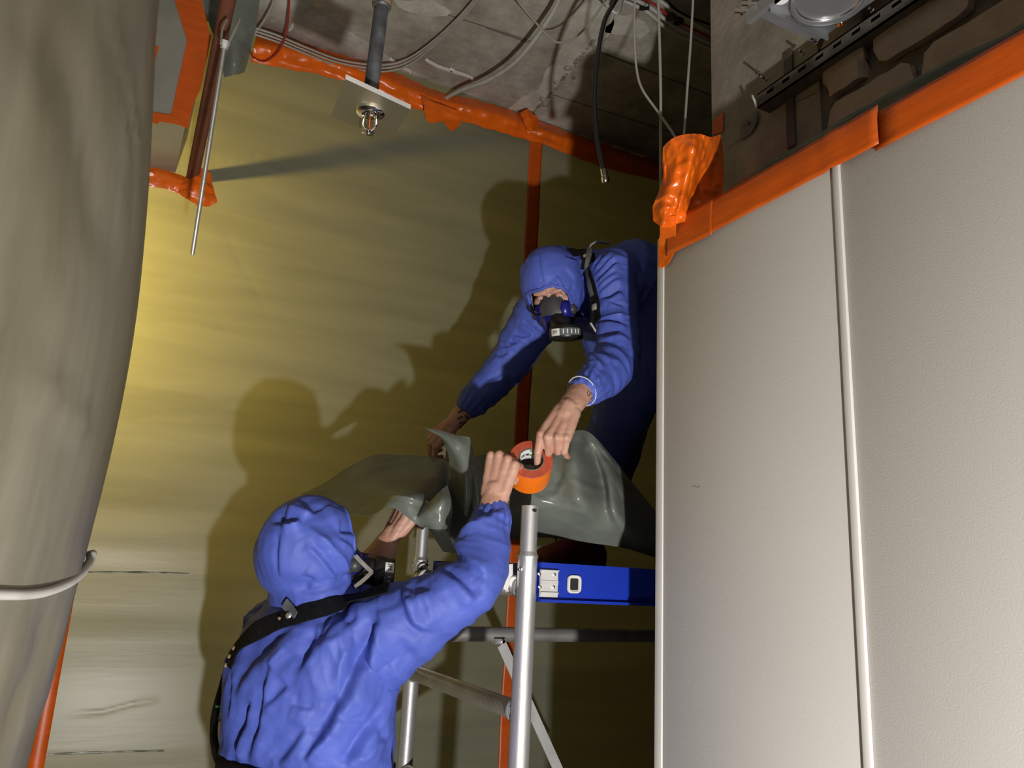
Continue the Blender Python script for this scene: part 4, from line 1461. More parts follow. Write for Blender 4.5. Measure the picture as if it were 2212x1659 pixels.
def hand(mb, wrist, f, n, left, curls, thumb=(0.75, 0.5, -0.35), tc=(20, 30), size=1.0, spread=4.0, sk=None):
    """five-fingered hand. f: towards knuckles, n: out of the back of the hand. curls: 4 x (mcp, pip, dip) degrees"""
    f = nrm(f)
    n = nrm(np.array(n) - f * (np.array(n) @ f))
    s_ = np.cross(f, n) if left else np.cross(n, f)
    w = np.array(wrist, float)
    k = size
    mc = [(0.088, 0.030), (0.092, 0.009), (0.086, -0.012), (0.077, -0.031)]
    ln = [(0.044, 0.027, 0.021), (0.049, 0.031, 0.022), (0.045, 0.029, 0.022), (0.036, 0.022, 0.019)]
    rd = [(0.0105, 0.0092, 0.0082, 0.0068), (0.0108, 0.0095, 0.0084, 0.0070), (0.0102, 0.0090, 0.0080, 0.0066), (0.0092, 0.0080, 0.0070, 0.0060)]
    tips = []
    for i in range(4):
        a, b = mc[i]
        base = w + s_ * b * 0.55 * k
        kn = w + f * a * k + s_ * b * k + n * (0.004 if i in (1, 2) else 0.0) * k
        cone(mb, base, 0.0165 * k, kn, 0.0125 * k)
        if i:
            cone(mb, base - s_ * 0.004 - n * 0.004, 0.013 * k, w + f * a * 0.9 * k + s_ * (b + 0.010) * k - n * 0.003, 0.0115 * k)
        ball(mb, kn + n * 0.003 * k, f * 0.0115 * k, s_ * 0.0105 * k, n * 0.0115 * k, 12, 8)
        side = nrm(f + s_ * math.tan(math.radians((1.2 - i) * spread)))
        p, ang = kn, 0.0
        for j in range(3):
            ang += math.radians(curls[i][j])
            d = side * math.cos(ang) - n * math.sin(ang)
            q = p + d * ln[i][j] * k
            cone(mb, p, rd[i][j] * k, q, rd[i][j + 1] * k)
            if j < 2:
                ball(mb, q + (n * math.cos(ang) + side * math.sin(ang)) * 0.001, f * 0.0097 * k * (rd[i][j + 1] / 0.0092), s_ * 0.0094 * k * (rd[i][j + 1] / 0.0092), n * 0.0097 * k * (rd[i][j + 1] / 0.0092), 10, 8)
            p = q
        tips.append((p, d))
    # thumb leaves the side of the palm near its base
    tb = w + f * 0.020 * k + s_ * 0.022 * k - n * 0.008 * k
    d = nrm(f * thumb[0] + s_ * thumb[1] + n * thumb[2])
    q = tb + d * 0.044 * k
    cone(mb, tb, 0.0165 * k, q, 0.0125 * k)
    d2 = nrm(d + f * math.tan(math.radians(tc[0])))
    q2 = q + d2 * 0.034 * k
    cone(mb, q, 0.0122 * k, q2, 0.0105 * k)
    d3 = nrm(d2 + f * math.tan(math.radians(tc[1])) * 0.7)
    q3 = q2 + d3 * 0.026 * k
    cone(mb, q2, 0.0105 * k, q3, 0.0082 * k)
    cone(mb, w - f * 0.01, (0.025 * k), w + f * 0.02 * k, 0.024 * k)
    return tips, q3


def head_mesh(mb, c, fw, up, lat, neck):
    """skull, face, nose, jaw, ears"""
    def at(a, b, d):
        return c + fw * a + lat * b + up * d
    ball(mb, at(-0.012, 0, 0.028), fw * 0.094, lat * 0.074, up * 0.092)
    ball(mb, at(0.028, 0, -0.030), fw * 0.060, lat * 0.062, up * 0.085)
    ball(mb, at(0.050, 0, -0.085), fw * 0.036, lat * 0.038, up * 0.030)
    for s_ in (-1, 1):
        ball(mb, at(0.056, s_ * 0.040, -0.018), fw * 0.026, lat * 0.024, up * 0.020, 12, 8)
        ball(mb, at(0.072, s_ * 0.026, 0.024), fw * 0.016, lat * 0.026, up * 0.010, 12, 8)
        ball(mb, at(-0.012, s_ * 0.074, -0.010), fw * 0.020, lat * 0.010, up * 0.032, 12, 8)
        cone(mb, at(0.02, s_ * 0.050, -0.055), 0.022, at(0.050, s_ * 0.020, -0.088), 0.018)
    cone(mb, at(0.078, 0, 0.010), 0.008, at(0.100, 0, -0.034), 0.012)
    ball(mb, at(0.074, 0, -0.062), fw * 0.018, lat * 0.026, up * 0.012, 12, 8)
    limb(mb, [at(-0.02, 0, -0.02), (at(-0.03, 0, -0.05) + neck) / 2, neck], [0.054, 0.054, 0.062])


def sockets(me, c, fw, up, lat):
    co, no = me_arrays(me)
    for s_ in (-1, 1):
        e = c + fw * 0.086 + lat * s_ * 0.031 + up * 0.004
        d2 = ((co - e) ** 2).sum(1)
        co -= fw * (0.011 * np.exp(-d2 / 0.013 ** 2))[:, None]
        e = c + fw * 0.092 + lat * s_ * 0.012 - up * 0.038
        d2 = ((co - e) ** 2).sum(1)
        co -= fw * (0.003 * np.exp(-d2 / 0.004 ** 2))[:, None]
    # brow furrows
    for k, a in ((0.046, 0.0), (0.058, 0.0), (0.070, 0.0)):
        d = np.abs((co - c) @ up - k - 0.004 * np.cos(((co - c) @ lat) * 60))
        m = (np.abs((co - c) @ lat) < 0.045) & ((co - c) @ fw > 0.04)
        co[m] -= fw * (0.0012 * np.exp(-(d[m] / 0.0025) ** 2))[:, None]
    set_co(me, co)


def eyes(c, fw, up, lat, look, parent):
    for s_ in (-1, 1):
        e = c + fw * 0.0725 + lat * s_ * 0.031 + up * 0.003
        mb = MB()
        ball(mb, e, lat * 0.0118, up * 0.0118, look * 0.0118, 18, 14)
        o = mb.build('eye', ['eye_white', 'hair', 'print_black'], parent, 180)
        for p in o.data.polygons:
            q = nrm(np.array(p.center) - e) @ nrm(look)
            p.material_index = 2 if q > 0.965 else 1 if q > 0.86 else 0
        # lids as thin shells over the ball
        for sg, a0 in ((1, 0.35), (-1, -0.5)):
            g = []
            for t in np.linspace(-1.25, 1.25, 11):
                row = []
                for b in np.linspace(a0, a0 + sg * 1.0, 5):
                    d = nrm(fw * math.cos(t) * math.cos(b) + lat * math.sin(t) + up * math.sin(b) * math.cos(t))
                    row.append(e + d * 0.0128)
                g.append(row)
            MB().slab(g, 0.001).build('eyelid', 'skin', o, 180)


def wrinkle(me, segs, amp=0.006, lines=(), cuffs=(), seed=0, base=0.003, along=16.0, lng=()):
    co, no = me_arrays(me)
    W_ = np.zeros(len(co))
    hsum = np.zeros(len(co))
    for i, (a, b, wgt) in enumerate(segs):
        a, b = np.array(a), np.array(b)
        ax = nrm(b - a)
        ab = b - a
        t = np.clip(((co - a) @ ab) / (ab @ ab), 0, 1)
        d = np.linalg.norm(co - a - t[:, None] * ab, axis=1)
        w = np.exp(-(d / 0.055) ** 2) + 1e-6
        q = co * 6.0 + ax * ((co @ ax) * along)[:, None]
        r_ = 1 - 2 * np.abs(vnoise(q + 3.1 * i, seed + i))
        r_ = r_ + 0.5 * (1 - 2 * np.abs(vnoise(q * 2.1 + 1.7, seed + 40 + i)))
        hsum += w * r_ * wgt
        W_ += w
    h = amp * hsum / W_
    for i, (a, b, rad, am) in enumerate(lng):
        a, b = np.array(a), np.array(b)
        ax = nrm(b - a)
        d = seg_dist(co, np.array([a, b]))[0]
        q = co * 15.0 - ax * ((co @ ax) * 12.5)[:, None]
        h += am * np.exp(-(d / rad) ** 2) * (1 - 2 * np.abs(vnoise(q + 2.2 * i, seed + 60 + i)) + 0.4 * (1 - 2 * np.abs(vnoise(q * 2.2, seed + 70 + i))))
    h += base * (1 - 2 * np.abs(vnoise(co * 11, seed + 90))) + 0.5 * base * (1 - 2 * np.abs(vnoise(co * 24, seed + 91)))
    for c, ax, rad in cuffs:
        c, ax = np.array(c), nrm(ax)
        u = nrm(np.cross(ax, [0.3, 0.2, 0.9]))
        v = np.cross(ax, u)
        rel = co - c
        x = rel @ ax
        ang = np.arctan2(rel @ v, rel @ u)
        rr_ = np.sqrt((rel @ u) ** 2 + (rel @ v) ** 2)
        m = (rr_ < rad * 2.2)
        h += m * 0.0030 * np.cos(13 * ang + 40 * x) * np.exp(-np.abs(x + 0.02) / 0.03)
    h += creases(co, lines)
    co2 = co + no * h[:, None]
    set_co(me, co2)
    return me


def pxlines(bvh, lst):
    out = []
    for pix, w, a in lst:
        q = cr([(x, y, 0) for x, y in pix], 4)[:, :2]
        d = q[-1] - q[0]
        n_ = nrm((-d[1], d[0]))
        if n_ @ np.array([0.75, 0.66]) < 0:
            n_ = -n_
        out.append((np.array([shoot(bvh, x, y)[0] for x, y in q]), w, a, camdir(n_[0], n_[1], 0)))
    return out


def open_face(me, c, fw, up, lat, thr, tilt, rz=0.105, rl=0.085):
    """cut the hood's face opening: an ellipse-edged hole in front of the plane"""
    bm = bmesh.new()
    bm.from_mesh(me)
    nO = nrm(fw + up * tilt)
    C = np.array(c)

    def g(co):
        r_ = np.array(co) - C
        if np.linalg.norm(r_) > 0.20 or r_ @ nO < 0:
            return -1
        if abs(r_ @ lat) > rl:
            return -1
        return r_ @ nO - thr
    kill = [f for f in bm.faces if all(g(v.co) > 0 for v in f.verts)]
    bmesh.ops.delete(bm, geom=kill, context='FACES')
    loop = []
    for v in bm.verts:
        if v.is_boundary:
            r_ = np.array(v.co) - C
            if np.linalg.norm(r_) < 0.22 and r_ @ nO > 0:
                if abs(r_ @ lat) < rl - 0.006:
                    v.co = Vector(np.array(v.co) - nO * (r_ @ nO - thr))
                loop.append(np.array(v.co))
    bm.to_mesh(me)
    bm.free()
    loop = np.array(loop)
    ce_ = loop.mean(0)
    u = nrm(lat)
    w = nrm(np.cross(nO, u))
    an = np.arctan2((loop - ce_) @ w, (loop - ce_) @ u)
    loop = loop[np.argsort(an)]
    k = 60
    idx = np.linspace(0, len(loop) - 1, k).astype(int)
    lp = loop[idx]
    return np.concatenate([lp, lp[:1]]), ce_


def strap(name, bvh, pix, width, m, parent, lift=0.004, th=0.003, sub=6):
    ps = cr([(x, y, 0) for x, y in pix], sub)[:, :2]
    pn = [shoot(bvh, x, y) for x, y in ps]
    p = np.array([a for a, b in pn])
    n = np.array([b for a, b in pn])
    ker = np.ones(5) / 5
    pp = np.stack([np.convolve(np.pad(p[:, i], 2, mode='edge'), ker, 'valid') for i in range(3)], 1)
    nn = np.stack([np.convolve(np.pad(n[:, i], 2, mode='edge'), ker, 'valid') for i in range(3)], 1)
    nn /= np.linalg.norm(nn, axis=1)[:, None]
    return MB().slab(ribbon(pp + nn * lift, nn, width, th), -th).build(name, m, parent, 50), pp, nn


def respirator(c, fw, up, lat, parent, fcen, fax, flen, frad, label_dir, flip=1, lh=(0.25, 0.80)):
    rs_ = MB()

    def at(a, b, d):
        return c + fw * a + lat * b + up * d
    # face cup, from the nose bridge to under the chin
    rings = []
    for t in np.linspace(0, 1, 9):
        a = 0.098 + 0.030 * math.sin(math.pi * min(1, t * 1.1))
        d = 0.000 - 0.118 * t
        hw = 0.016 + 0.046 * math.sin(math.pi * (0.12 + 0.70 * t))
        rings.append((at(a - 0.030, 0, d), lat * hw, fw * 0.036))
    loft_rings(rs_, rings, 20)
    cup = rs_.build('face_cup', 'mask_grey', parent, 180)
    mb = MB()
    q = at(0.112, 0, -0.066)
    loft_rings(mb, [(q - fw * 0.055 - up * 0.004, lat * 0.060, up * 0.040), (q - fw * 0.02, lat * 0.054, up * 0.042), (q + fw * 0.012, lat * 0.044, up * 0.038), (q + fw * 0.028, lat * 0.030, up * 0.028)], 20, 2.6)
    for s_ in (-1, 1):
        ball(mb, at(0.088, s_ * 0.040, -0.046), fw * 0.034, lat * 0.026, up * 0.036, 16, 10)
    mb.build('mask_body', 'mask_blue', cup, 180)
    for s_ in (-1, 1):
        mb = MB()
        h0 = at(0.088, s_ * 0.058, -0.046)
        for e, w_ in ((at(0.056, s_ * 0.060, 0.026), 0.020), (at(0.044, s_ * 0.066, -0.004), 0.014), (at(0.040, s_ * 0.064, -0.070), 0.014)):
            p = cr([h0, (h0 + e) / 2 + lat * s_ * 0.005, e], 5)
            nn = np.tile(lat * s_ + fw * 0.3, (len(p), 1))
            mb.slab(ribbon(p, nn, w_, 0.002), 0.003)
        loft_rings(mb, [(h0 + lat * s_ * 0.000, fw * 0.020, up * 0.022), (h0 + lat * s_ * 0.006, fw * 0.016, up * 0.018)], 12)
        mb.build('head_harness', 'mask_grey', cup, 50)
    # filter canister
    ax = nrm(fax)
    f_o = MB().lathe([(0, 0), (frad * 0.93, 0), (frad, 0.004), (frad, flen - 0.004), (frad * 0.93, flen), (frad * 0.3, flen), (0, flen - 0.003)], fcen, ax, 40).build('filter', 'black_rubber', cup, 50)
    cone_ = MB()
    cone(cone_, at(0.10, 0, -0.066), 0.036, np.array(fcen) + ax * flen * 0.3, 0.034)
    cone_.build('filter_socket', 'black_rubber', cup, 60)
    # label round the rim, with lettering
    ld = nrm(np.array(label_dir) - ax * (np.array(label_dir) @ ax))
    tg = np.cross(ax, ld) * flip
    def rim(phi, hgt, r):
        return np.array(fcen) + ax * hgt + (ld * math.cos(phi) + tg * math.sin(phi)) * r
    h0, h1 = flen * lh[0], flen * lh[1]
    for nm, a0, a1, mm in (('label', -0.95, -0.35, 'paper_white'), ('label_band', -0.35, 1.0, 'webbing_grey')):
        g = [[rim(p, h, frad + 0.0006) for p in np.linspace(a0, a1, 10)] for h in (h0, h1)]
        MB().slab(g, 0.0003).build(nm, mm, f_o)
    for txt, phi, sz, mm in (('3M', -0.68, 0.014, 'print_black'), ('I', -0.2, 0.008, 'paper_white'), ('F', 0.0, 0.008, 'paper_white'), ('I', 0.2, 0.008, 'paper_white'), ('I', 0.4, 0.008, 'paper_white')):
        if txt != '3M':
            continue
        me = text_mesh(txt, sz, 0.0002)
        o_ = rim(phi, (h0 + h1) / 2, frad + 0.0014)
        xd = (-ld * math.sin(phi) + tg * math.cos(phi))
        zd = nrm(o_ - (np.array(fcen) + ax * (h0 + h1) / 2))
        yd = np.cross(zd, xd)
        place_mesh(me, o_, xd, yd)
        link('lettering', me, mm, f_o)
    for phi in (-0.12, 0.12, 0.36, 0.6, 0.8):
        g = [[rim(p, h, frad + 0.0013) for p in (phi - 0.03, phi + 0.03)] for h in (h0 * 1.4, h1 * 0.85)]
        MB().slab(g, 0.0003).build('print_mark', 'paper_white', f_o)
    return cup


FINGER_FIST = (78, 92, 45)

# ------------------------------------------------------------------ person standing on the floor (seen from behind)
p1 = empty('person', (0.53, 2.05, 0), 'person in blue hooded coverall seen from behind, reaching up with the orange tape', 'person', 'two workers in blue coveralls')
Hc = P(668, 1180, 1.93)
fw = nrm(camdir(0.82, -0.10, 0.56))
up = nrm(camdir(0.06, -0.99, 0.05))
up = nrm(up - fw * (up @ fw))
lat = np.cross(fw, up)          # his right
if lat @ camdir(0, 0, -1) < 0:
    lat = -lat
LatT = nrm((0.565, -0.825, 0.0))
FwT = nrm((0.825, 0.565, 0.0))
S_r, M_r, E_r, MF_r, C_r = P(806, 1368, 1.87), P(915, 1322, 1.86), P(1024, 1258, 1.87), P(1050, 1170, 1.93), P(1066, 1100, 1.97)
W_r = P(1068, 1072, 1.985)
S_l, E_l, C_l, W_l = P(585, 1368, 2.02), P(735, 1300, 2.18), P(798, 1228, 2.13), P(843, 1162, 2.13)
tor = [P(690, 1300, 1.96), P(690, 1350, 1.93), P(668, 1440, 1.92), P(662, 1540, 1.91), P(660, 1640, 1.90)]
hip = np.array([0.53, 2.05, 0.95])
mb = MB()
ball(mb, P(666, 1180, 1.93), fw * 0.122, lat * 0.104, up * 0.124, 24, 14)
ball(mb, P(640, 1200, 1.95), fw * 0.100, lat * 0.098, up * 0.112, 20, 12)
limb(mb, [P(668, 1225, 1.94), P(676, 1290, 1.96), P(685, 1345, 1.95)], [(0.102, 0.090), (0.118, 0.092), (0.150, 0.095)], flat=FwT)
loft_rings(mb, [(tor[0], LatT * 0.13, FwT * 0.085), (tor[1], LatT * 0.195, FwT * 0.115), (tor[2], LatT * 0.222, FwT * 0.145), (tor[3], LatT * 0.222, FwT * 0.150), (tor[4], LatT * 0.222, FwT * 0.145),
                (hip + [0, 0, 0.1], LatT * 0.20, FwT * 0.14), (hip, LatT * 0.20, FwT * 0.145)], 28, 2.4)
limb(mb, [P(770, 1392, 1.88), S_r, M_r, E_r, MF_r, C_r], [0.095, 0.088, 0.078, 0.064, 0.056, 0.037], flat=(0, 0.3, 1))
limb(mb, [P(790, 1430, 1.88), P(900, 1370, 1.86), P(985, 1305, 1.86)], [0.085, 0.060, 0.045])
limb(mb, [P(660, 1400, 1.98), S_l, E_l, C_l], [0.085, 0.080, 0.066, 0.046])
for s_ in (-1, 1):
    hj = hip + LatT * s_ * 0.095
    limb(mb, [hj, hj + [0.02, 0, -0.42] + FwT * 0.03, hj + [0, 0, -0.83]], [(0.098, 0.105), (0.075, 0.075), (0.062, 0.062)])
cov = fuse(mb, 0.0046, 6, 'coverall')
bv = bvh_of(cov)
T7 = lambda *q: [(440 + x / 2.68, 1040 + y / 2.68) for x, y in q]
T6 = lambda *q: [(560 + x / 5.924, 1060 + y / 5.924) for x, y in q]
T8 = lambda *q: [(440 + x / 4.378, 1280 + y / 4.378) for x, y in q]
L1 = [
    (T8((1690, 60), (1660, 280), (1580, 480), (1470, 700), (1370, 920), (1280, 1080), (1200, 1240), (1060, 1420), (930, 1640)), 0.012, -0.026),
    (T8((1640, 260), (1580, 520), (1530, 760)), 0.008, -0.014),
    (T8((1400, 120), (1340, 260), (1200, 380), (1090, 550)), 0.010, -0.016),
    (T8((1290, 150), (1150, 330), (1060, 520), (1000, 640), (860, 800)), 0.009, -0.012),
    (T8((1080, 270), (1040, 440), (1010, 560), (930, 720)), 0.008, -0.010),
    (T8((1000, 260), (780, 400), (640, 560), (470, 700), (350, 880), (290, 1030)), 0.014, -0.014),
    (T8((680, 640), (620, 830), (590, 1010), (560, 1200), (500, 1400), (430, 1640)), 0.009, -0.016),
    (T8((470, 1000), (410, 1190), (340, 1400), (320, 1600)), 0.009, -0.018),
    (T8((270, 720), (265, 1000), (240, 1200)), 0.006, -0.008),
    (T8((820, 870), (720, 980), (600, 1100)), 0.007, -0.008),
    (T8((980, 1260), (860, 1450), (700, 1640)), 0.010, -0.013),
    (T8((1250, 1160), (1330, 1210), (1330, 1180)), 0.006, -0.006),
    (T8((1740, 980), (1620, 1200), (1500, 1340), (1400, 1520), (1330, 1650)), 0.010, -0.018),
    (T8((1600, 1240), (1480, 1420), (1390, 1580)), 0.008, -0.012),
    (T8((1180, 1300), (1060, 1440), (960, 1580)), 0.006, -0.010),
    (T8((1690, 1380), (1560, 1420), (1480, 1560)), 0.006, -0.009),
    (T8((840, 1050), (930, 1090), (1050, 1110)), 0.006, -0.007),
    (T8((1440, 430), (1310, 640), (1280, 900), (1260, 1060)), 0.010, 0.007),
    (T8((650, 720), (720, 620), (820, 500)), 0.010, 0.007),
    (T7((1460, 370), (1540, 470), (1640, 560)), 0.007, -0.013),
    (T7((1365, 520), (1490, 590), (1580, 690)), 0.008, -0.017),
    (T7((1130, 600), (1190, 770), (1230, 830), (1340, 868)), 0.009, -0.018),
    (T7((1520, 230), (1480, 320), (1400, 430)), 0.008, -0.012),
    (T7((1160, 640), (1240, 660), (1330, 640)), 0.008, -0.010),
    (T7((1180, 700), (1250, 700)), 0.006, -0.008),
    (T7((1550, 210), (1640, 205), (1740, 150)), 0.005, -0.007),
    (T7((1640, 200), (1680, 150)), 0.004, -0.005),
    (T7((1400, 420), (1480, 340), (1560, 280), (1700, 200)), 0.008, 0.007),
    (T7((870, 690), (900, 800), (820, 870), (660, 970)), 0.008, -0.010),
    # hood
    (T6((375, 215), (340, 320), (320, 405)), 0.004, -0.005),
    (T6((140, 410), (300, 438), (420, 425), (540, 400)), 0.006, -0.010),
    (T6((285, 540), (262, 700), (248, 880), (262, 1130)), 0.005, -0.009),
    (T6((470, 110), (600, 210), (700, 310)), 0.008, -0.010),
    (T6((380, 220), (520, 270), (700, 320)), 0.006, 0.006),
    (T6((550, 410), (720, 560), (880, 700), (1040, 880), (1080, 1000), (1110, 1140)), 0.006, 0.009),
    (T6((590, 680), (740, 840), (860, 990), (1010, 1190)), 0.006, 0.008),
    (T6((660, 640), (800, 760), (960, 960), (1050, 1120)), 0.006, -0.007),
    (T6((1020, 540), (1120, 545), (1215, 560)), 0.006, -0.010),
    (T6((990, 600), (1100, 670), (1220, 765)), 0.005, -0.008),
    (T6((1150, 945), (1200, 900), (1240, 870)), 0.004, -0.007),
    (T6((540, 1040), (620, 1080), (700, 1125), (650, 1200), (620, 1300)), 0.006, -0.010),
    (T6((300, 470), (430, 450), (550, 400)), 0.006, 0.007),
    (T6((740, 830), (900, 750)), 0.004, -0.004),
    (T6((840, 160), (900, 330), (1040, 520)), 0.008, -0.006),
    (T6((300, 1300), (450, 1270), (620, 1310), (850, 1270), (1050, 1200), (1130, 1060), (1240, 1010)), 0.008, -0.008),
]
wrinkle(cov, [(S_r, M_r, 1), (M_r, E_r, 1), (E_r, MF_r, 1), (MF_r, C_r, 1.2), (S_l, E_l, 1), (tor[1], tor[3], 0.4), (tor[3], hip, 0.5), (Hc, tor[0], 0.2)], 0.0056, [(a, b * 1.6, c * 1.9, d) for a, b, c, d in pxlines(bv, L1)], [(C_r, nrm(C_r - MF_r), 0.045)], seed=3, base=0.0026, lng=[(P(820, 1400, 1.85), P(590, 1650, 1.88), 0.17, 0.008), (P(720, 1420, 1.85), P(760, 1680, 1.85), 0.10, 0.005), (S_r, E_r, 0.08, 0.004)])
hem, hce = open_face(cov, Hc, fw, up, lat, 0.088, -0.05)
bv = bvh_of(cov)
co_o = link('coverall', cov, 'coverall', p1, 55)
MB().tube(hem, 0.0045, 8, closed=True).build('hood_hem', 'coverall', co_o, 180)
# body under the coverall
mb = MB()
head_mesh(mb, Hc - up * 0.01, fw, up, lat, tor[0])
limb(mb, [P(676, 1270, 1.95), tor[1], tor[2], tor[3], tor[4], hip], [0.06, (0.13, 0.07), (0.14, 0.09), (0.13, 0.09), (0.13, 0.09), (0.13, 0.09)], flat=FwT)
limb(mb, [tor[1], S_r, E_r], [0.06, 0.05, 0.042])
limb(mb, [E_r, P(1054, 1160, 1.935), W_r], [(0.042, 0.040), (0.043, 0.039), (0.030, 0.026)], flat=camdir(0, 0, -1))
limb(mb, [tor[1], S_l, E_l], [0.06, 0.05, 0.045])
limb(mb, [E_l, P(808, 1218, 2.125), W_l], [(0.045, 0.042), (0.045, 0.040), (0.031, 0.027)], flat=camdir(-0.6, 0, -0.7))
tips1, th1 = hand(mb, W_r, camdir(0.22, -0.92, 0.22), camdir(-0.30, -0.38, -0.88), False, [(84, 80, 40), (86, 84, 40), (86, 84, 40), (86, 80, 40)], thumb=(0.55, 0.25, -0.75), size=1.14)
tips2, th2 = hand(mb, W_l, camdir(0.42, -0.86, 0.25), camdir(-0.80, -0.25, -0.55), True, [(72, 75, 40), (74, 78, 40), (76, 78, 40), (78, 75, 40)], thumb=(0.92, 0.35, -0.12), tc=(6, 4), size=1.06)
bd = fuse(mb, 0.0029, 4, 'body')
sockets(bd, Hc - up * 0.01, fw, up, lat)
co, no = me_arrays(bd)
co += no * (0.0009 * (1 - 2 * np.abs(vnoise(co * 55, 7))))[:, None]
set_co(bd, co)
body1 = link('body', bd, 'skin', p1, 180)
eyes(Hc - up * 0.01, fw, up, lat, nrm(fw + up * 0.1), body1)
fc = P(806, 1238, 1.985)
respirator(Hc - up * 0.01, fw, up, lat, p1, fc, camdir(0.95, 0.14, 0.22), 0.050, 0.044, camdir(0.1, 0.0, -1.0), flip=1, lh=(0.5, 0.94))
# pale lower harness strap of the mask at the hood's edge
for pix in ([P(768, 1200, 1.90), P(785, 1218, 1.90), P(803, 1235, 1.915)], [P(803, 1235, 1.915), P(790, 1248, 1.90), P(766, 1268, 1.88)]):
    q = cr(pix, 5)
    MB().slab(ribbon(q, np.tile(camdir(0.2, 0, -1), (len(q), 1)), 0.0085, 0.002), 0.003).build('mask_strap', 'strap_pale', p1, 50)
# black webbing harness; its right end stands in for shade under the hood
st, sp_, sn_ = strap('harness_strap', bv, [(842, 1272), (800, 1284), (760, 1296), (705, 1312), (640, 1330), (580, 1352), (535, 1378), (510, 1408), (496, 1440)], 0.050, 'webbing', p1, 0.006, 0.004)
ks_ = len(sp_)
for t_, r_ in ((0.52, 0.0085), (0.56, 0.004), (0.85, 0.006), (0.90, 0.006), (0.98, 0.006)):
    i_ = min(int(t_ * ks_), ks_ - 1)
    p, n = sp_[i_], sn_[i_]
    MB().lathe([(0, 0.010), (r_, 0.010), (r_ * 0.8, 0.014), (0, 0.015)], p, n, 14).build('stud', 'brass_tape' if r_ < 0.008 else 'alu', st, 60)
p, n = shoot(bv, 634, 1312)
MB().slab(ribbon(cr([shoot(bv, 622, 1300)[0] + n * 0.012, shoot(bv, 634, 1312)[0] + n * 0.013, shoot(bv, 645, 1330)[0] + n * 0.012], 4), np.tile(n, (9, 1)), 0.030, 0.003), -0.003).build('strap_tab', 'webbing_grey', st, 50)
# outer strap at the left flank, standing off the body
q = cr([P(500, 1425, 2.05), P(484, 1475, 2.06), P(470, 1530, 2.06), P(464, 1580, 2.05), P(470, 1625, 2.03), P(486, 1662, 2.0), P(500, 1720, 1.99)], 6)
MB().slab(ribbon(q, np.tile(camdir(-0.75, 0, -0.65), (len(q), 1)), np.interp(np.linspace(0, 1, len(q)), [0, .2, .4, .7, 1], [.035, .022, .04, .05, .03]), 0.004), 0.006).build('harness_strap', 'webbing', p1, 50)
MB().lathe([(0, 0), (0.007, 0), (0.007, 0.004), (0, 0.005)], P(477, 1552, 2.0), camdir(-0.3, 0, -1), 12).build('stud', 'chrome', st, 60)
MB().tube(cr([P(466, 1526, 2.03), P(476, 1527, 2.02), P(484, 1530, 2.03)], 4), 0.0025, 6).build('green_cord', 'green_cord', st, 180)
q = cr([P(826, 1530, 1.86), P(832, 1570, 1.85), P(836, 1620, 1.84), P(840, 1680, 1.84)], 6)
MB().slab(ribbon(q, np.tile(camdir(0.3, 0, -1), (len(q), 1)), 0.022, 0.004), 0.005).build('harness_strap', 'webbing', p1, 50)
bz = tor[4][2] - 0.004
ang = np.linspace(0, 2 * math.pi, 49)
q = np.array([tor[4] + LatT * 0.232 * math.copysign(abs(math.cos(a)) ** .85, math.cos(a)) + FwT * 0.158 * math.copysign(abs(math.sin(a)) ** .85, math.sin(a)) + [0, 0, -0.014] for a in ang])
g = np.stack([q + [0, 0, 0.018], q - [0, 0, 0.018]], 1)
MB().slab(g, 0.006).build('waist_belt', 'webbing', p1, 180)
for s_ in (-1, 1):
    ft = hip + LatT * s_ * 0.095 - [0, 0, 0.83]
    mb = MB()
    loft_rings(mb, [(np.array([ft[0], ft[1], 0.05]) - FwT * 0.07, LatT * 0.035, np.array([0, 0, 0.048])), (np.array([ft[0], ft[1], 0.055]), LatT * 0.042, np.array([0, 0, 0.054])),
                    (np.array([ft[0], ft[1], 0.045]) + FwT * 0.10, LatT * 0.048, np.array([0, 0, 0.044])), (np.array([ft[0], ft[1], 0.036]) + FwT * 0.16, LatT * 0.042, np.array([0, 0, 0.034]))], 18, 2.6)
    limb(mb, [(ft[0], ft[1], 0.06), (ft[0], ft[1], 0.17)], [0.045, 0.052])
    mb.build('shoe', 'shoe_black', p1, 60)

# ------------------------------------------------------------------ person bending down on the platform
p2 = empty('person', (1.5, 2.35, 1.661), 'person in blue hooded coverall bending down from the platform behind the white partition', 'person', 'two workers in blue coveralls')
Hc = P(1196, 612, 2.53)
fw = nrm(camdir(-0.20, 0.66, -0.72))
up = nrm(camdir(-0.34, -0.70, -0.62))
up = nrm(up - fw * (up @ fw))
lat = np.cross(up, fw)
if lat @ camdir(1, 0, 0) < 0:
    lat = -lat            # his left is on the right in the picture
S_l, M_l, E_l, MF_l, C_l = P(1322, 595, 2.47), P(1330, 690, 2.41), P(1334, 775, 2.31), P(1300, 812, 2.22), P(1262, 841, 2.14)
W_l = P(1226, 886, 2.06)
S_r, E_r, MF_r, C_r, W_r = P(1180, 680, 2.70), P(1098, 788, 2.74), P(1052, 838, 2.73), P(1012, 878, 2.72), P(975, 918, 2.70)
nb = P(1272, 600, 2.60)
chest = P(1330, 625, 2.64)
mid = np.array([1.50, 2.20, 2.60])
hip = np.array([1.68, 2.36, 2.48])
LatB = nrm(S_l - S_r)
mb = MB()
ball(mb, P(1194, 612, 2.53), fw * 0.110, lat * 0.104, up * 0.122, 24, 14)
ball(mb, P(1206, 600, 2.56), fw * 0.098, lat * 0.100, up * 0.106, 20, 12)
limb(mb, [P(1215, 610, 2.56), P(1248, 605, 2.59), nb, chest], [(0.095, 0.09), (0.098, 0.085), (0.12, 0.095), (0.15, 0.11)], flat=camdir(0, -1, 0))
cu = camdir(0.1, -0.9, 0.2)
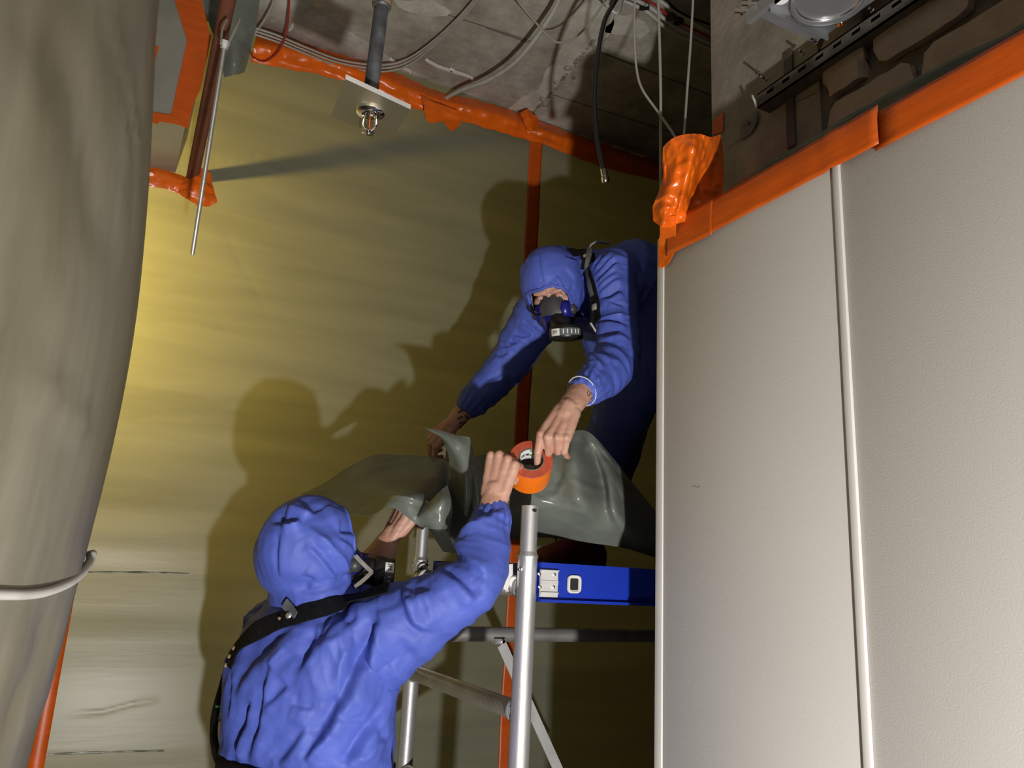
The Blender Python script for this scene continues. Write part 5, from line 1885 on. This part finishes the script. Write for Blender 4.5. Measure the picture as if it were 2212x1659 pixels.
loft_rings(mb, [(nb, LatB * 0.12, cu * 0.085), (P(1308, 608, 2.60), LatB * 0.185, cu * 0.115), (chest, LatB * 0.20, cu * 0.135), (mid, nrm((-0.15, 1, 0)) * 0.20, nrm((0.1, 0, 1)) * 0.145), (hip, nrm((0, 1, 0)) * 0.195, nrm((0.5, 0, 0.85)) * 0.15)], 26, 2.3)
limb(mb, [P(1345, 605, 2.53), S_l, M_l, E_l, MF_l, C_l], [0.082, 0.076, 0.064, 0.062, 0.060, 0.041], flat=camdir(0, 0, -1))
limb(mb, [P(1230, 640, 2.62), S_r + camdir(-0.01, -0.018, 0), E_r, MF_r, C_r], [0.095, 0.092, 0.066, 0.060, 0.045])
foot_l, foot_r = np.array([1.44, 2.28, 1.661]), np.array([1.56, 2.45, 1.661])
limb(mb, [hip + [-0.03, -0.08, 0.0], P(1350, 880, 2.86), P(1305, 985, 2.84), foot_l + [0.02, 0, 0.12]], [(0.115, 0.12), (0.105, 0.105), (0.088, 0.088), (0.068, 0.068)])
limb(mb, [hip + [0.0, 0.07, -0.02], P(1345, 930, 3.0), foot_r + [0.02, 0, 0.12]], [(0.105, 0.11), (0.090, 0.090), (0.066, 0.066)])
limb(mb, [chest, P(1385, 670, 2.70), P(1420, 720, 2.75)], [0.12, 0.13, 0.13])
limb(mb, [mid + [0, -0.02, -0.03], P(1400, 740, 2.76), P(1375, 850, 2.84)], [0.13, 0.12, 0.10])
cov = fuse(mb, 0.0046, 6, 'coverall')
bv = bvh_of(cov)
T2 = lambda *q: [(1100 + x / 6.381, 520 + y / 6.381) for x, y in q]
T5 = lambda *q: [(1000 + x / 3.317, 500 + y / 3.317) for x, y in q]
L2 = [
    (T2((420, 110), (440, 330), (470, 520), (490, 580)), 0.004, -0.004),
    (T2((170, 230), (240, 210)), 0.006, -0.008), (T2((140, 390), (220, 310)), 0.006, -0.008),
    (T2((640, 490), (690, 590), (720, 660)), 0.004, 0.006), (T2((540, 600), (600, 580), (650, 650)), 0.004, -0.006),
    (T2((380, 640), (400, 720), (380, 760)), 0.004, -0.005), (T2((470, 600), (480, 680)), 0.004, -0.005), (T2((760, 640), (790, 690)), 0.004, -0.005), (T2((870, 600), (890, 660)), 0.004, -0.005),
    (T2((890, 200), (920, 270), (820, 250), (760, 210)), 0.006, -0.009),
    (T2((960, 390), (1040, 390)), 0.005, -0.010), (T2((980, 500), (1050, 470)), 0.005, -0.008), (T2((760, 350), (850, 480), (900, 560)), 0.007, -0.006),
    (T2((1140, 350), (1220, 240), (1330, 130)), 0.005, -0.011), (T2((1150, 430), (1280, 270), (1420, 150)), 0.005, -0.013), (T2((1170, 480), (1320, 330), (1460, 210)), 0.005, -0.011),
    (T2((1190, 600), (1300, 470), (1430, 350), (1500, 300)), 0.006, -0.014), (T2((1210, 660), (1330, 540), (1500, 410)), 0.005, -0.010), (T2((1230, 740), (1320, 650), (1440, 560), (1540, 520)), 0.006, -0.012),
    (T2((1240, 800), (1380, 790), (1480, 730), (1560, 700)), 0.008, -0.020), (T2((1380, 860), (1480, 900), (1570, 930)), 0.006, -0.012), (T2((1250, 1090), (1400, 1060), (1600, 1050)), 0.005, 0.008),
    (T2((1240, 1140), (1400, 1130), (1620, 1190)), 0.007, -0.017), (T2((1250, 1330), (1420, 1330), (1540, 1270)), 0.008, -0.018), (T2((1430, 1370), (1520, 1460)), 0.006, -0.006),
    (T5((880, 870), (940, 930), (1000, 1000)), 0.007, 0.007), (T5((930, 1100), (900, 990), (940, 850)), 0.007, -0.008), (T5((1060, 920), (1110, 970)), 0.006, -0.006),
    (T5((830, 1080), (850, 1000), (900, 900)), 0.005, -0.007), (T5((920, 1140), (925, 1090)), 0.004, -0.007), (T5((880, 1110), (895, 1060)), 0.004, -0.006),
    (T5((420, 640), (480, 700), (530, 720)), 0.006, -0.010), (T5((360, 740), (440, 760), (500, 730)), 0.006, -0.010), (T5((330, 780), (340, 800), (420, 800)), 0.006, -0.012),
    (T5((270, 830), (330, 830), (390, 800)), 0.006, -0.010), (T5((250, 880), (280, 900), (340, 860)), 0.007, -0.012), (T5((160, 1080), (240, 1050), (320, 1000)), 0.005, -0.008),
]
wrinkle(cov, [(S_l, M_l, 1), (M_l, E_l, 1), (E_l, C_l, 1), (S_r, E_r, 1), (E_r, MF_r, 1), (MF_r, C_r, 1), (chest, mid, 0.6), (mid, hip, 0.6), (Hc, nb, 0.2)], 0.0052, [(a, b * 1.2, c * 1.5, d) for a, b, c, d in pxlines(bv, L2)], [(C_l, nrm(C_l - MF_l), 0.05), (C_r, nrm(C_r - MF_r), 0.05)], seed=13, base=0.0024, lng=[(S_l, E_l, 0.08, 0.003), (S_r, C_r, 0.08, 0.004)])
hem, hce = open_face(cov, Hc, fw, up, lat, 0.058, -0.60, rl=0.066)
bv = bvh_of(cov)
co_o = link('coverall', cov, 'coverall', p2, 55)
# gathered hem
nO = nrm(fw - up * 0.60)
hem2 = np.array([p + nO * 0.004 * math.cos(9 * 2 * math.pi * i / 60) for i, p in enumerate(hem)])
MB().tube(hem2, 0.006, 8, closed=True).build('hood_hem', 'coverall', co_o, 180)
# white stitched cuff edge
ax = nrm(C_l - MF_l)
u = nrm(np.cross(ax, [0.3, 0.2, 0.9]))
v = np.cross(ax, u)
ce_ = C_l + ax * 0.014
q = [ce_ + (u * math.cos(a) + v * math.sin(a)) * (0.0425 + 0.0012 * (k % 2)) for k, a in enumerate(np.linspace(0, 2 * math.pi, 61))]
MB().tube(q, 0.0018, 6, closed=True).build('cuff_edge', 'hem_white', co_o, 180)
mb = MB()
hc2 = Hc - up * 0.005
head_mesh(mb, hc2, fw, up, lat, nb)
limb(mb, [P(1240, 610, 2.58), nb, chest, mid, hip], [0.06, (0.10, 0.06), (0.13, 0.09), (0.13, 0.09), (0.13, 0.10)], flat=cu)
limb(mb, [nb, S_l, M_l, E_l], [0.05, 0.05, 0.045, 0.043])
limb(mb, [E_l, MF_l, C_l, W_l], [(0.043, 0.042), (0.044, 0.040), (0.037, 0.033), (0.031, 0.024)], flat=camdir(-0.3, -0.3, -0.9))
limb(mb, [nb, S_r, E_r], [0.05, 0.05, 0.043])
limb(mb, [E_r, MF_r, C_r, W_r], [(0.044, 0.042), (0.044, 0.040), (0.038, 0.034), (0.031, 0.025)], flat=camdir(-0.4, -0.7, -0.5))
tipsL, thL = hand(mb, W_l, camdir(-0.44, 0.74, -0.52), camdir(-0.16, -0.60, -0.79), True, [(48, 16, 10), (78, 88, 35), (79, 86, 32), (64, 36, 14)], thumb=(0.75, 0.02, -0.62), tc=(8, 8), size=1.10, spread=-3)
tipsR, thR = hand(mb, W_r, camdir(-0.72, 0.66, -0.10), camdir(-0.30, -0.62, -0.70), False, [(45, 60, 30), (50, 62, 30), (54, 62, 30), (56, 60, 30)], thumb=(0.70, 0.4, -0.6), size=1.03)
bd = fuse(mb, 0.0029, 4, 'body')
sockets(bd, hc2, fw, up, lat)
co, no = me_arrays(bd)
co += no * (0.0009 * (1 - 2 * np.abs(vnoise(co * 55, 17))))[:, None]
set_co(bd, co)
bvb = bvh_of(bd)
body2 = link('body', bd, 'skin', p2, 180)
eyes(hc2, fw, up, lat, nrm(fw - up * 0.2 + lat * 0.25), body2)
fcen = P(1222, 706, 2.415)
respirator(hc2, fw, up, lat, p2, fcen, camdir(0.02, 0.93, -0.10) - 0.05 * up, 0.040, 0.052, camdir(-0.10, -0.05, -1.0), flip=-1)
# tattoo marks on both forearms
for pix in ([(1268, 846), (1270, 856), (1274, 852)], [(1272, 850), (1276, 862), (1279, 858)], [(1276, 848), (1280, 858)], [(1270, 842), (1274, 848), (1279, 852)]):
    q = cr([shoot(bvb, *p)[0] + shoot(bvb, *p)[1] * 0.0004 for p in pix], 4)
    MB().tube(q, 0.0011, 5).build('tattoo', 'ink', body2, 180)
tt = []
for k, pix in enumerate(([(990, 892), (1000, 886), (1012, 892), (1020, 902)], [(988, 905), (998, 900), (1012, 908), (1018, 918)], [(992, 914), (1004, 912), (1008, 922), (1000, 932)], [(1004, 896), (1012, 904), (1022, 910)])):
    q = cr([shoot(bvb, *p)[0] + shoot(bvb, *p)[1] * 0.0005 for p in pix], 5)
    MB().tube(q, 0.0028, 6).build('tattoo', 'ink', body2, 180)
# harness: grey shoulder tape, black webbing, buckle and a clipped pen
strap('shoulder_strap', bv, [(1274, 541), (1271, 560), (1270, 580), (1274, 600), (1279, 622), (1284, 640)], 0.018, 'webbing_grey', p2, 0.010, 0.004)
strap('harness_strap', bv, [(1228, 548), (1245, 546), (1262, 545), (1270, 552)], 0.035, 'webbing', p2, 0.006, 0.004)
strap('harness_strap', bv, [(1270, 548), (1270, 580), (1276, 612), (1284, 640), (1288, 670), (1290, 700)], 0.045, 'webbing', p2, 0.005, 0.004)
MB().lathe([(0, 0), (0.006, 0), (0.005, 0.004), (0, 0.005)], shoot(bv, 1262, 554)[0] + camdir(0, 0, -0.012), camdir(0, -0.3, -1), 12).build('stud', 'brass_tape', p2, 60)
q = cr([P(1283, 640, 2.42), P(1288, 665, 2.40), P(1286, 690, 2.385), P(1278, 712, 2.37)], 5)
MB().slab(ribbon(q, np.tile(camdir(-0.2, 0, -1), (len(q), 1)), 0.030, 0.004), 0.006).build('harness_strap', 'webbing', p2, 50)
MB().box(P(1287, 664, 2.39) - [0.010, 0.010, 0.010], P(1287, 664, 2.39) + [0.010, 0.010, 0.010], bev=0.003).build('buckle', 'alu_dull', p2, 40)
MB().tube([P(1276, 698, 2.37), P(1286, 714, 2.36), P(1294, 726, 2.36)], 0.0035, 8).build('pen', 'alu_light', p2, 60)
MB().tube(cr([P(1271, 541, 2.57), P(1276, 531, 2.58), P(1286, 524, 2.60), P(1298, 523, 2.63), P(1315, 526, 2.66)], 6), 0.0055, 8).build('strap_end', 'cable_grey', p2, 180)
MB().tube(cr([P(1150, 662, 2.46), P(1150, 672, 2.45), P(1158, 680, 2.44), P(1168, 678, 2.43)], 5), 0.004, 6).build('mask_strap', 'webbing', p2, 180)
for ft, sd_, red in ((foot_l, 1, True), (foot_r, -1, False)):
    d = nrm((-0.85, -0.5 if sd_ > 0 else -0.1, 0))
    l_ = np.array([-d[1], d[0], 0])
    mb = MB()
    z0 = np.array([0, 0, 1.0])
    loft_rings(mb, [(ft + z0 * 0.050 - d * 0.07, l_ * 0.036, z0 * 0.047), (ft + z0 * 0.056, l_ * 0.043, z0 * 0.053), (ft + z0 * 0.046 + d * 0.10, l_ * 0.049, z0 * 0.044), (ft + z0 * 0.037 + d * 0.17, l_ * 0.043, z0 * 0.034)], 18, 2.6)
    limb(mb, [ft + z0 * 0.07, ft + z0 * 0.16], [0.048, 0.056])
    s_o = mb.build('shoe', 'shoe_red', p2, 60)
    mb = MB()
    loft_rings(mb, [(ft + z0 * 0.013 - d * 0.075, l_ * 0.039, z0 * 0.012), (ft + z0 * 0.013 + d * 0.06, l_ * 0.049, z0 * 0.012), (ft + z0 * 0.013 + d * 0.175, l_ * 0.045, z0 * 0.012)], 18, 3)
    mb.build('sole', 'shoe_black', s_o, 60)
    q = cr([ft + z0 * 0.10 + d * 0.045 - l_ * 0.03, ft + z0 * 0.125 + d * 0.06 - l_ * 0.045, ft + z0 * 0.115 + d * 0.085 - l_ * 0.055, ft + z0 * 0.085 + d * 0.08 - l_ * 0.05, ft + z0 * 0.07 + d * 0.07 - l_ * 0.045], 5)
    MB().tube(q, 0.0035, 6).build('shoelace', 'webbing_grey', s_o, 180)

# ------------------------------------------------------------------ the roll of orange tape between them
ra = nrm(camdir(0.06, -0.60, -0.80))
rc = P(1147, 992, 2.035)
RO, RI, RL = 0.0575, 0.0325, 0.080
roll = empty('tape_roll', rc - ra * RL, 'large roll of orange tape held between the two workers', 'tape roll')
prof = [(RI + 0.002, 0.0)]
for k in range(12):
    r_ = RI + 0.003 + (RO - RI - 0.004) * k / 11
    prof.append((r_, 0.0006 * (k % 2) - 0.0003 * ((k * 7) % 5) / 5))
MB().lathe(prof + [(RO, -0.001)], rc, ra, 64).build('wound_side', 'tape_side', roll, 180)
MB().lathe([(RO, -0.0005), (RO + 0.0003, -RL * 0.5), (RO, -RL)], rc, ra, 64).lathe([(RO, -RL), (RI + 0.002, -RL)], rc, ra, 64).build('wound_tape', 'tape_new', roll, 60)
MB().lathe([(RI + 0.002, 0.0), (RI, 0.001), (RI - 0.0005, -RL - 0.001), (RI + 0.002, -RL - 0.001), (RI + 0.002, 0)], rc, ra, 48).build('core', 'cardboard', roll, 60)
u = nrm(camdir(0, -1, 0) - ra * (camdir(0, -1, 0) @ ra))
v = np.cross(ra, u)
if v @ camdir(1, 0, 0) < 0:
    v = -v


def inner(phi, h_, r=RI - 0.0009):
    return rc - ra * h_ + (u * math.cos(phi) + v * math.sin(phi)) * r


lab = MB().slab([[inner(p, h_) for p in np.linspace(-0.95, 0.45, 14)] for h_ in (0.004, 0.045)], 0.0003).build('label', 'paper_white', roll, 60)
for k, (p0, p1_, h0, h1, mm) in enumerate(((0.02, 0.28, 0.006, 0.012, 'print_black'), (0.2, 0.42, 0.008, 0.026, 'print_green'), (-0.75, -0.35, 0.022, 0.026, 'print_black'), (-0.75, -0.42, 0.028, 0.031, 'print_black'), (-0.28, -0.05, 0.022, 0.031, 'print_black'), (0.0, 0.2, 0.026, 0.034, 'print_green'))):
    MB().slab([[inner(p, h_, RI - 0.0014) for p in np.linspace(p0, p1_, 5)] for h_ in (h0, h1)], 0.0002).build('print_mark', mm, lab)
# ------------------------------------------------------------------ the big foil sheet they are fixing
rows_f = [
    # (px, py, depth) far edge -> near edge, columns from the left tip to the right
    [(650, 1068, 2.62), (700, 1044, 2.68), (752, 1010, 2.72), (805, 984, 2.74), (860, 983, 2.73), (905, 984, 2.70), (950, 990, 2.62), (985, 1005, 2.52), (1008, 985, 2.34), (1040, 983, 2.27), (1095, 976, 2.26), (1140, 985, 2.24), (1195, 955, 2.24), (1240, 932, 2.24), (1275, 936, 2.29), (1320, 985, 2.32), (1372, 1050, 2.36), (1420, 1110, 2.40)],
    [(650, 1072, 2.52), (702, 1058, 2.57), (755, 1032, 2.60), (806, 1010, 2.62), (860, 1006, 2.61), (905, 1008, 2.58), (948, 1014, 2.52), (978, 1030, 2.48), (1012, 1005, 2.26), (1042, 1015, 2.26), (1095, 1010, 2.25), (1138, 1012, 2.21), (1200, 1000, 2.19), (1245, 980, 2.17), (1282, 985, 2.28), (1325, 1030, 2.24), (1372, 1082, 2.33), (1420, 1130, 2.38)],
    [(650, 1076, 2.42), (704, 1074, 2.46), (758, 1058, 2.48), (808, 1040, 2.49), (862, 1034, 2.47), (905, 1034, 2.44), (945, 1040, 2.42), (972, 1060, 2.46), (1016, 1045, 2.22), (1044, 1050, 2.25), (1095, 1048, 2.23), (1140, 1046, 2.18), (1205, 1045, 2.16), (1250, 1035, 2.13), (1298, 1040, 2.25), (1325, 1070, 2.20), (1372, 1110, 2.30), (1420, 1150, 2.36)],
    [(650, 1079, 2.32), (706, 1090, 2.34), (760, 1084, 2.35), (810, 1072, 2.28), (862, 1060, 2.16), (905, 1064, 2.13), (940, 1070, 2.27), (970, 1100, 2.44), (1020, 1090, 2.22), (1046, 1090, 2.25), (1095, 1088, 2.22), (1145, 1082, 2.16), (1212, 1085, 2.14), (1258, 1088, 2.11), (1302, 1092, 2.20), (1330, 1112, 2.18), (1372, 1142, 2.27), (1420, 1175, 2.34)],
    [(651, 1082, 2.24), (708, 1101, 2.24), (762, 1106, 2.24), (808, 1100, 2.17), (850, 1080, 2.10), (898, 1096, 2.08), (935, 1108, 2.18), (968, 1140, 2.42), (1022, 1130, 2.24), (1048, 1130, 2.26), (1098, 1130, 2.24), (1150, 1120, 2.20), (1218, 1125, 2.19), (1268, 1132, 2.19), (1310, 1140, 2.22), (1340, 1150, 2.24), (1380, 1172, 2.28), (1420, 1195, 2.34)],
    [(652, 1085, 2.21), (710, 1107, 2.20), (764, 1113, 2.20), (806, 1112, 2.11), (846, 1096, 2.09), (905, 1136, 2.07), (930, 1142, 2.19), (966, 1186, 2.42), (1015, 1170, 2.27), (1048, 1165, 2.29), (1110, 1165, 2.28), (1160, 1160, 2.27), (1222, 1165, 2.26), (1272, 1172, 2.26), (1315, 1178, 2.28), (1350, 1184, 2.30), (1390, 1196, 2.32), (1420, 1206, 2.36)],
]
g = crgrid([[P(*p) for p in r] for r in rows_f], 10, 10)
toc = g - CAM
toc /= np.linalg.norm(toc, axis=2)[..., None]
bvf = bvh_of(MB().grid(g).mesh('tmp'))
fl_lines = pxlines(bvf, [
    ([(1240, 936), (1225, 985), (1212, 1040), (1195, 1075)], 0.010, -0.016), ([(1262, 938), (1290, 985), (1308, 1040), (1318, 1110)], 0.008, -0.020),
    ([(1290, 960), (1330, 1010), (1368, 1050)], 0.007, -0.014), ([(1150, 1030), (1180, 1000), (1212, 965)], 0.008, -0.012), ([(1200, 1010), (1260, 1050), (1312, 1060)], 0.008, 0.008),
    ([(1120, 1045), (1170, 1075), (1230, 1095), (1300, 1110)], 0.008, -0.008), ([(1330, 1040), (1345, 1080), (1352, 1120)], 0.006, -0.010), ([(1275, 1040), (1295, 1035), (1318, 1048)], 0.005, 0.006),
    ([(780, 1095), (840, 1060), (900, 1045), (950, 1010)], 0.010, -0.012), ([(820, 1100), (852, 1070), (905, 1082), (935, 1090)], 0.006, 0.010), ([(870, 990), (915, 1020), (955, 1050)], 0.008, -0.008),
    ([(1018, 985), (1024, 1040), (1030, 1100)], 0.006, -0.012), ([(1048, 990), (1044, 1050), (1048, 1120)], 0.005, 0.008)])
cre = creases(g.reshape(-1, 3), fl_lines).reshape(g.shape[:2])
g = g - toc * (crumple(g, 0.009, 6, 71, 3) + crumple(g, 0.0014, 40, 72, 2) + cre)[..., None]
sheet = MB().slab(g, 0.0008).build('foil_sheet', 'foil', None, 38)
tag(sheet, 'large crumpled grey green foil sheet held by both workers above the platform', 'foil')
# the folded-up corner over the upper worker's wrist
fl_ = [[(918, 926, 2.26), (950, 930, 2.25), (985, 940, 2.24), (1014, 944, 2.25)],
       [(935, 934, 2.25), (962, 944, 2.23), (992, 955, 2.22), (1020, 965, 2.24)],
       [(955, 948, 2.25), (975, 965, 2.22), (1000, 985, 2.21), (1026, 1000, 2.23)],
       [(968, 978, 2.26), (985, 1000, 2.23), (1004, 1030, 2.20), (1024, 1045, 2.22)],
       [(972, 1010, 2.29), (988, 1045, 2.25), (1004, 1080, 2.20), (1016, 1090, 2.22)],
       [(980, 1060, 2.32), (992, 1085, 2.27), (1002, 1110, 2.22), (1008, 1115, 2.23)]]
g = crgrid([[P(*p) for p in r] for r in fl_], 6, 6)
g = g - camdir(0, 0, 1) * crumple(g, 0.004, 14, 81)[..., None]
MB().slab(g, 0.0008).build('folded_corner', 'foil', sheet, 60)
# lower flap, lit from the front, beside the lower worker's thumb
fl_ = [[(898, 1108, 2.10), (928, 1084, 2.08), (952, 1060, 2.08), (966, 1048, 2.12)],
       [(903, 1116, 2.06), (930, 1098, 2.035), (955, 1082, 2.03), (974, 1078, 2.08)],
       [(909, 1124, 2.05), (932, 1114, 2.03), (956, 1106, 2.03), (977, 1104, 2.07)],
       [(916, 1132, 2.05), (934, 1130, 2.03), (955, 1126, 2.03), (973, 1126, 2.07)],
       [(924, 1140, 2.06), (936, 1142, 2.04), (952, 1143, 2.04), (966, 1144, 2.08)]]
g = crgrid([[P(*p) for p in r] for r in fl_], 6, 6)
g = g - camdir(0, 0, 1) * crumple(g, 0.003, 20, 83)[..., None]
MB().slab(g, 0.0008).build('hanging_flap', 'foil', sheet, 60)
g = crgrid([[P(925, 1140, 2.2), P(965, 1146, 2.22)], [P(940, 1165, 2.2), P(975, 1170, 2.24)], [P(957, 1192, 2.2), P(985, 1195, 2.25)]], 5, 4)
MB().slab(g, 0.0008).build('hanging_flap', 'foil', sheet, 60)
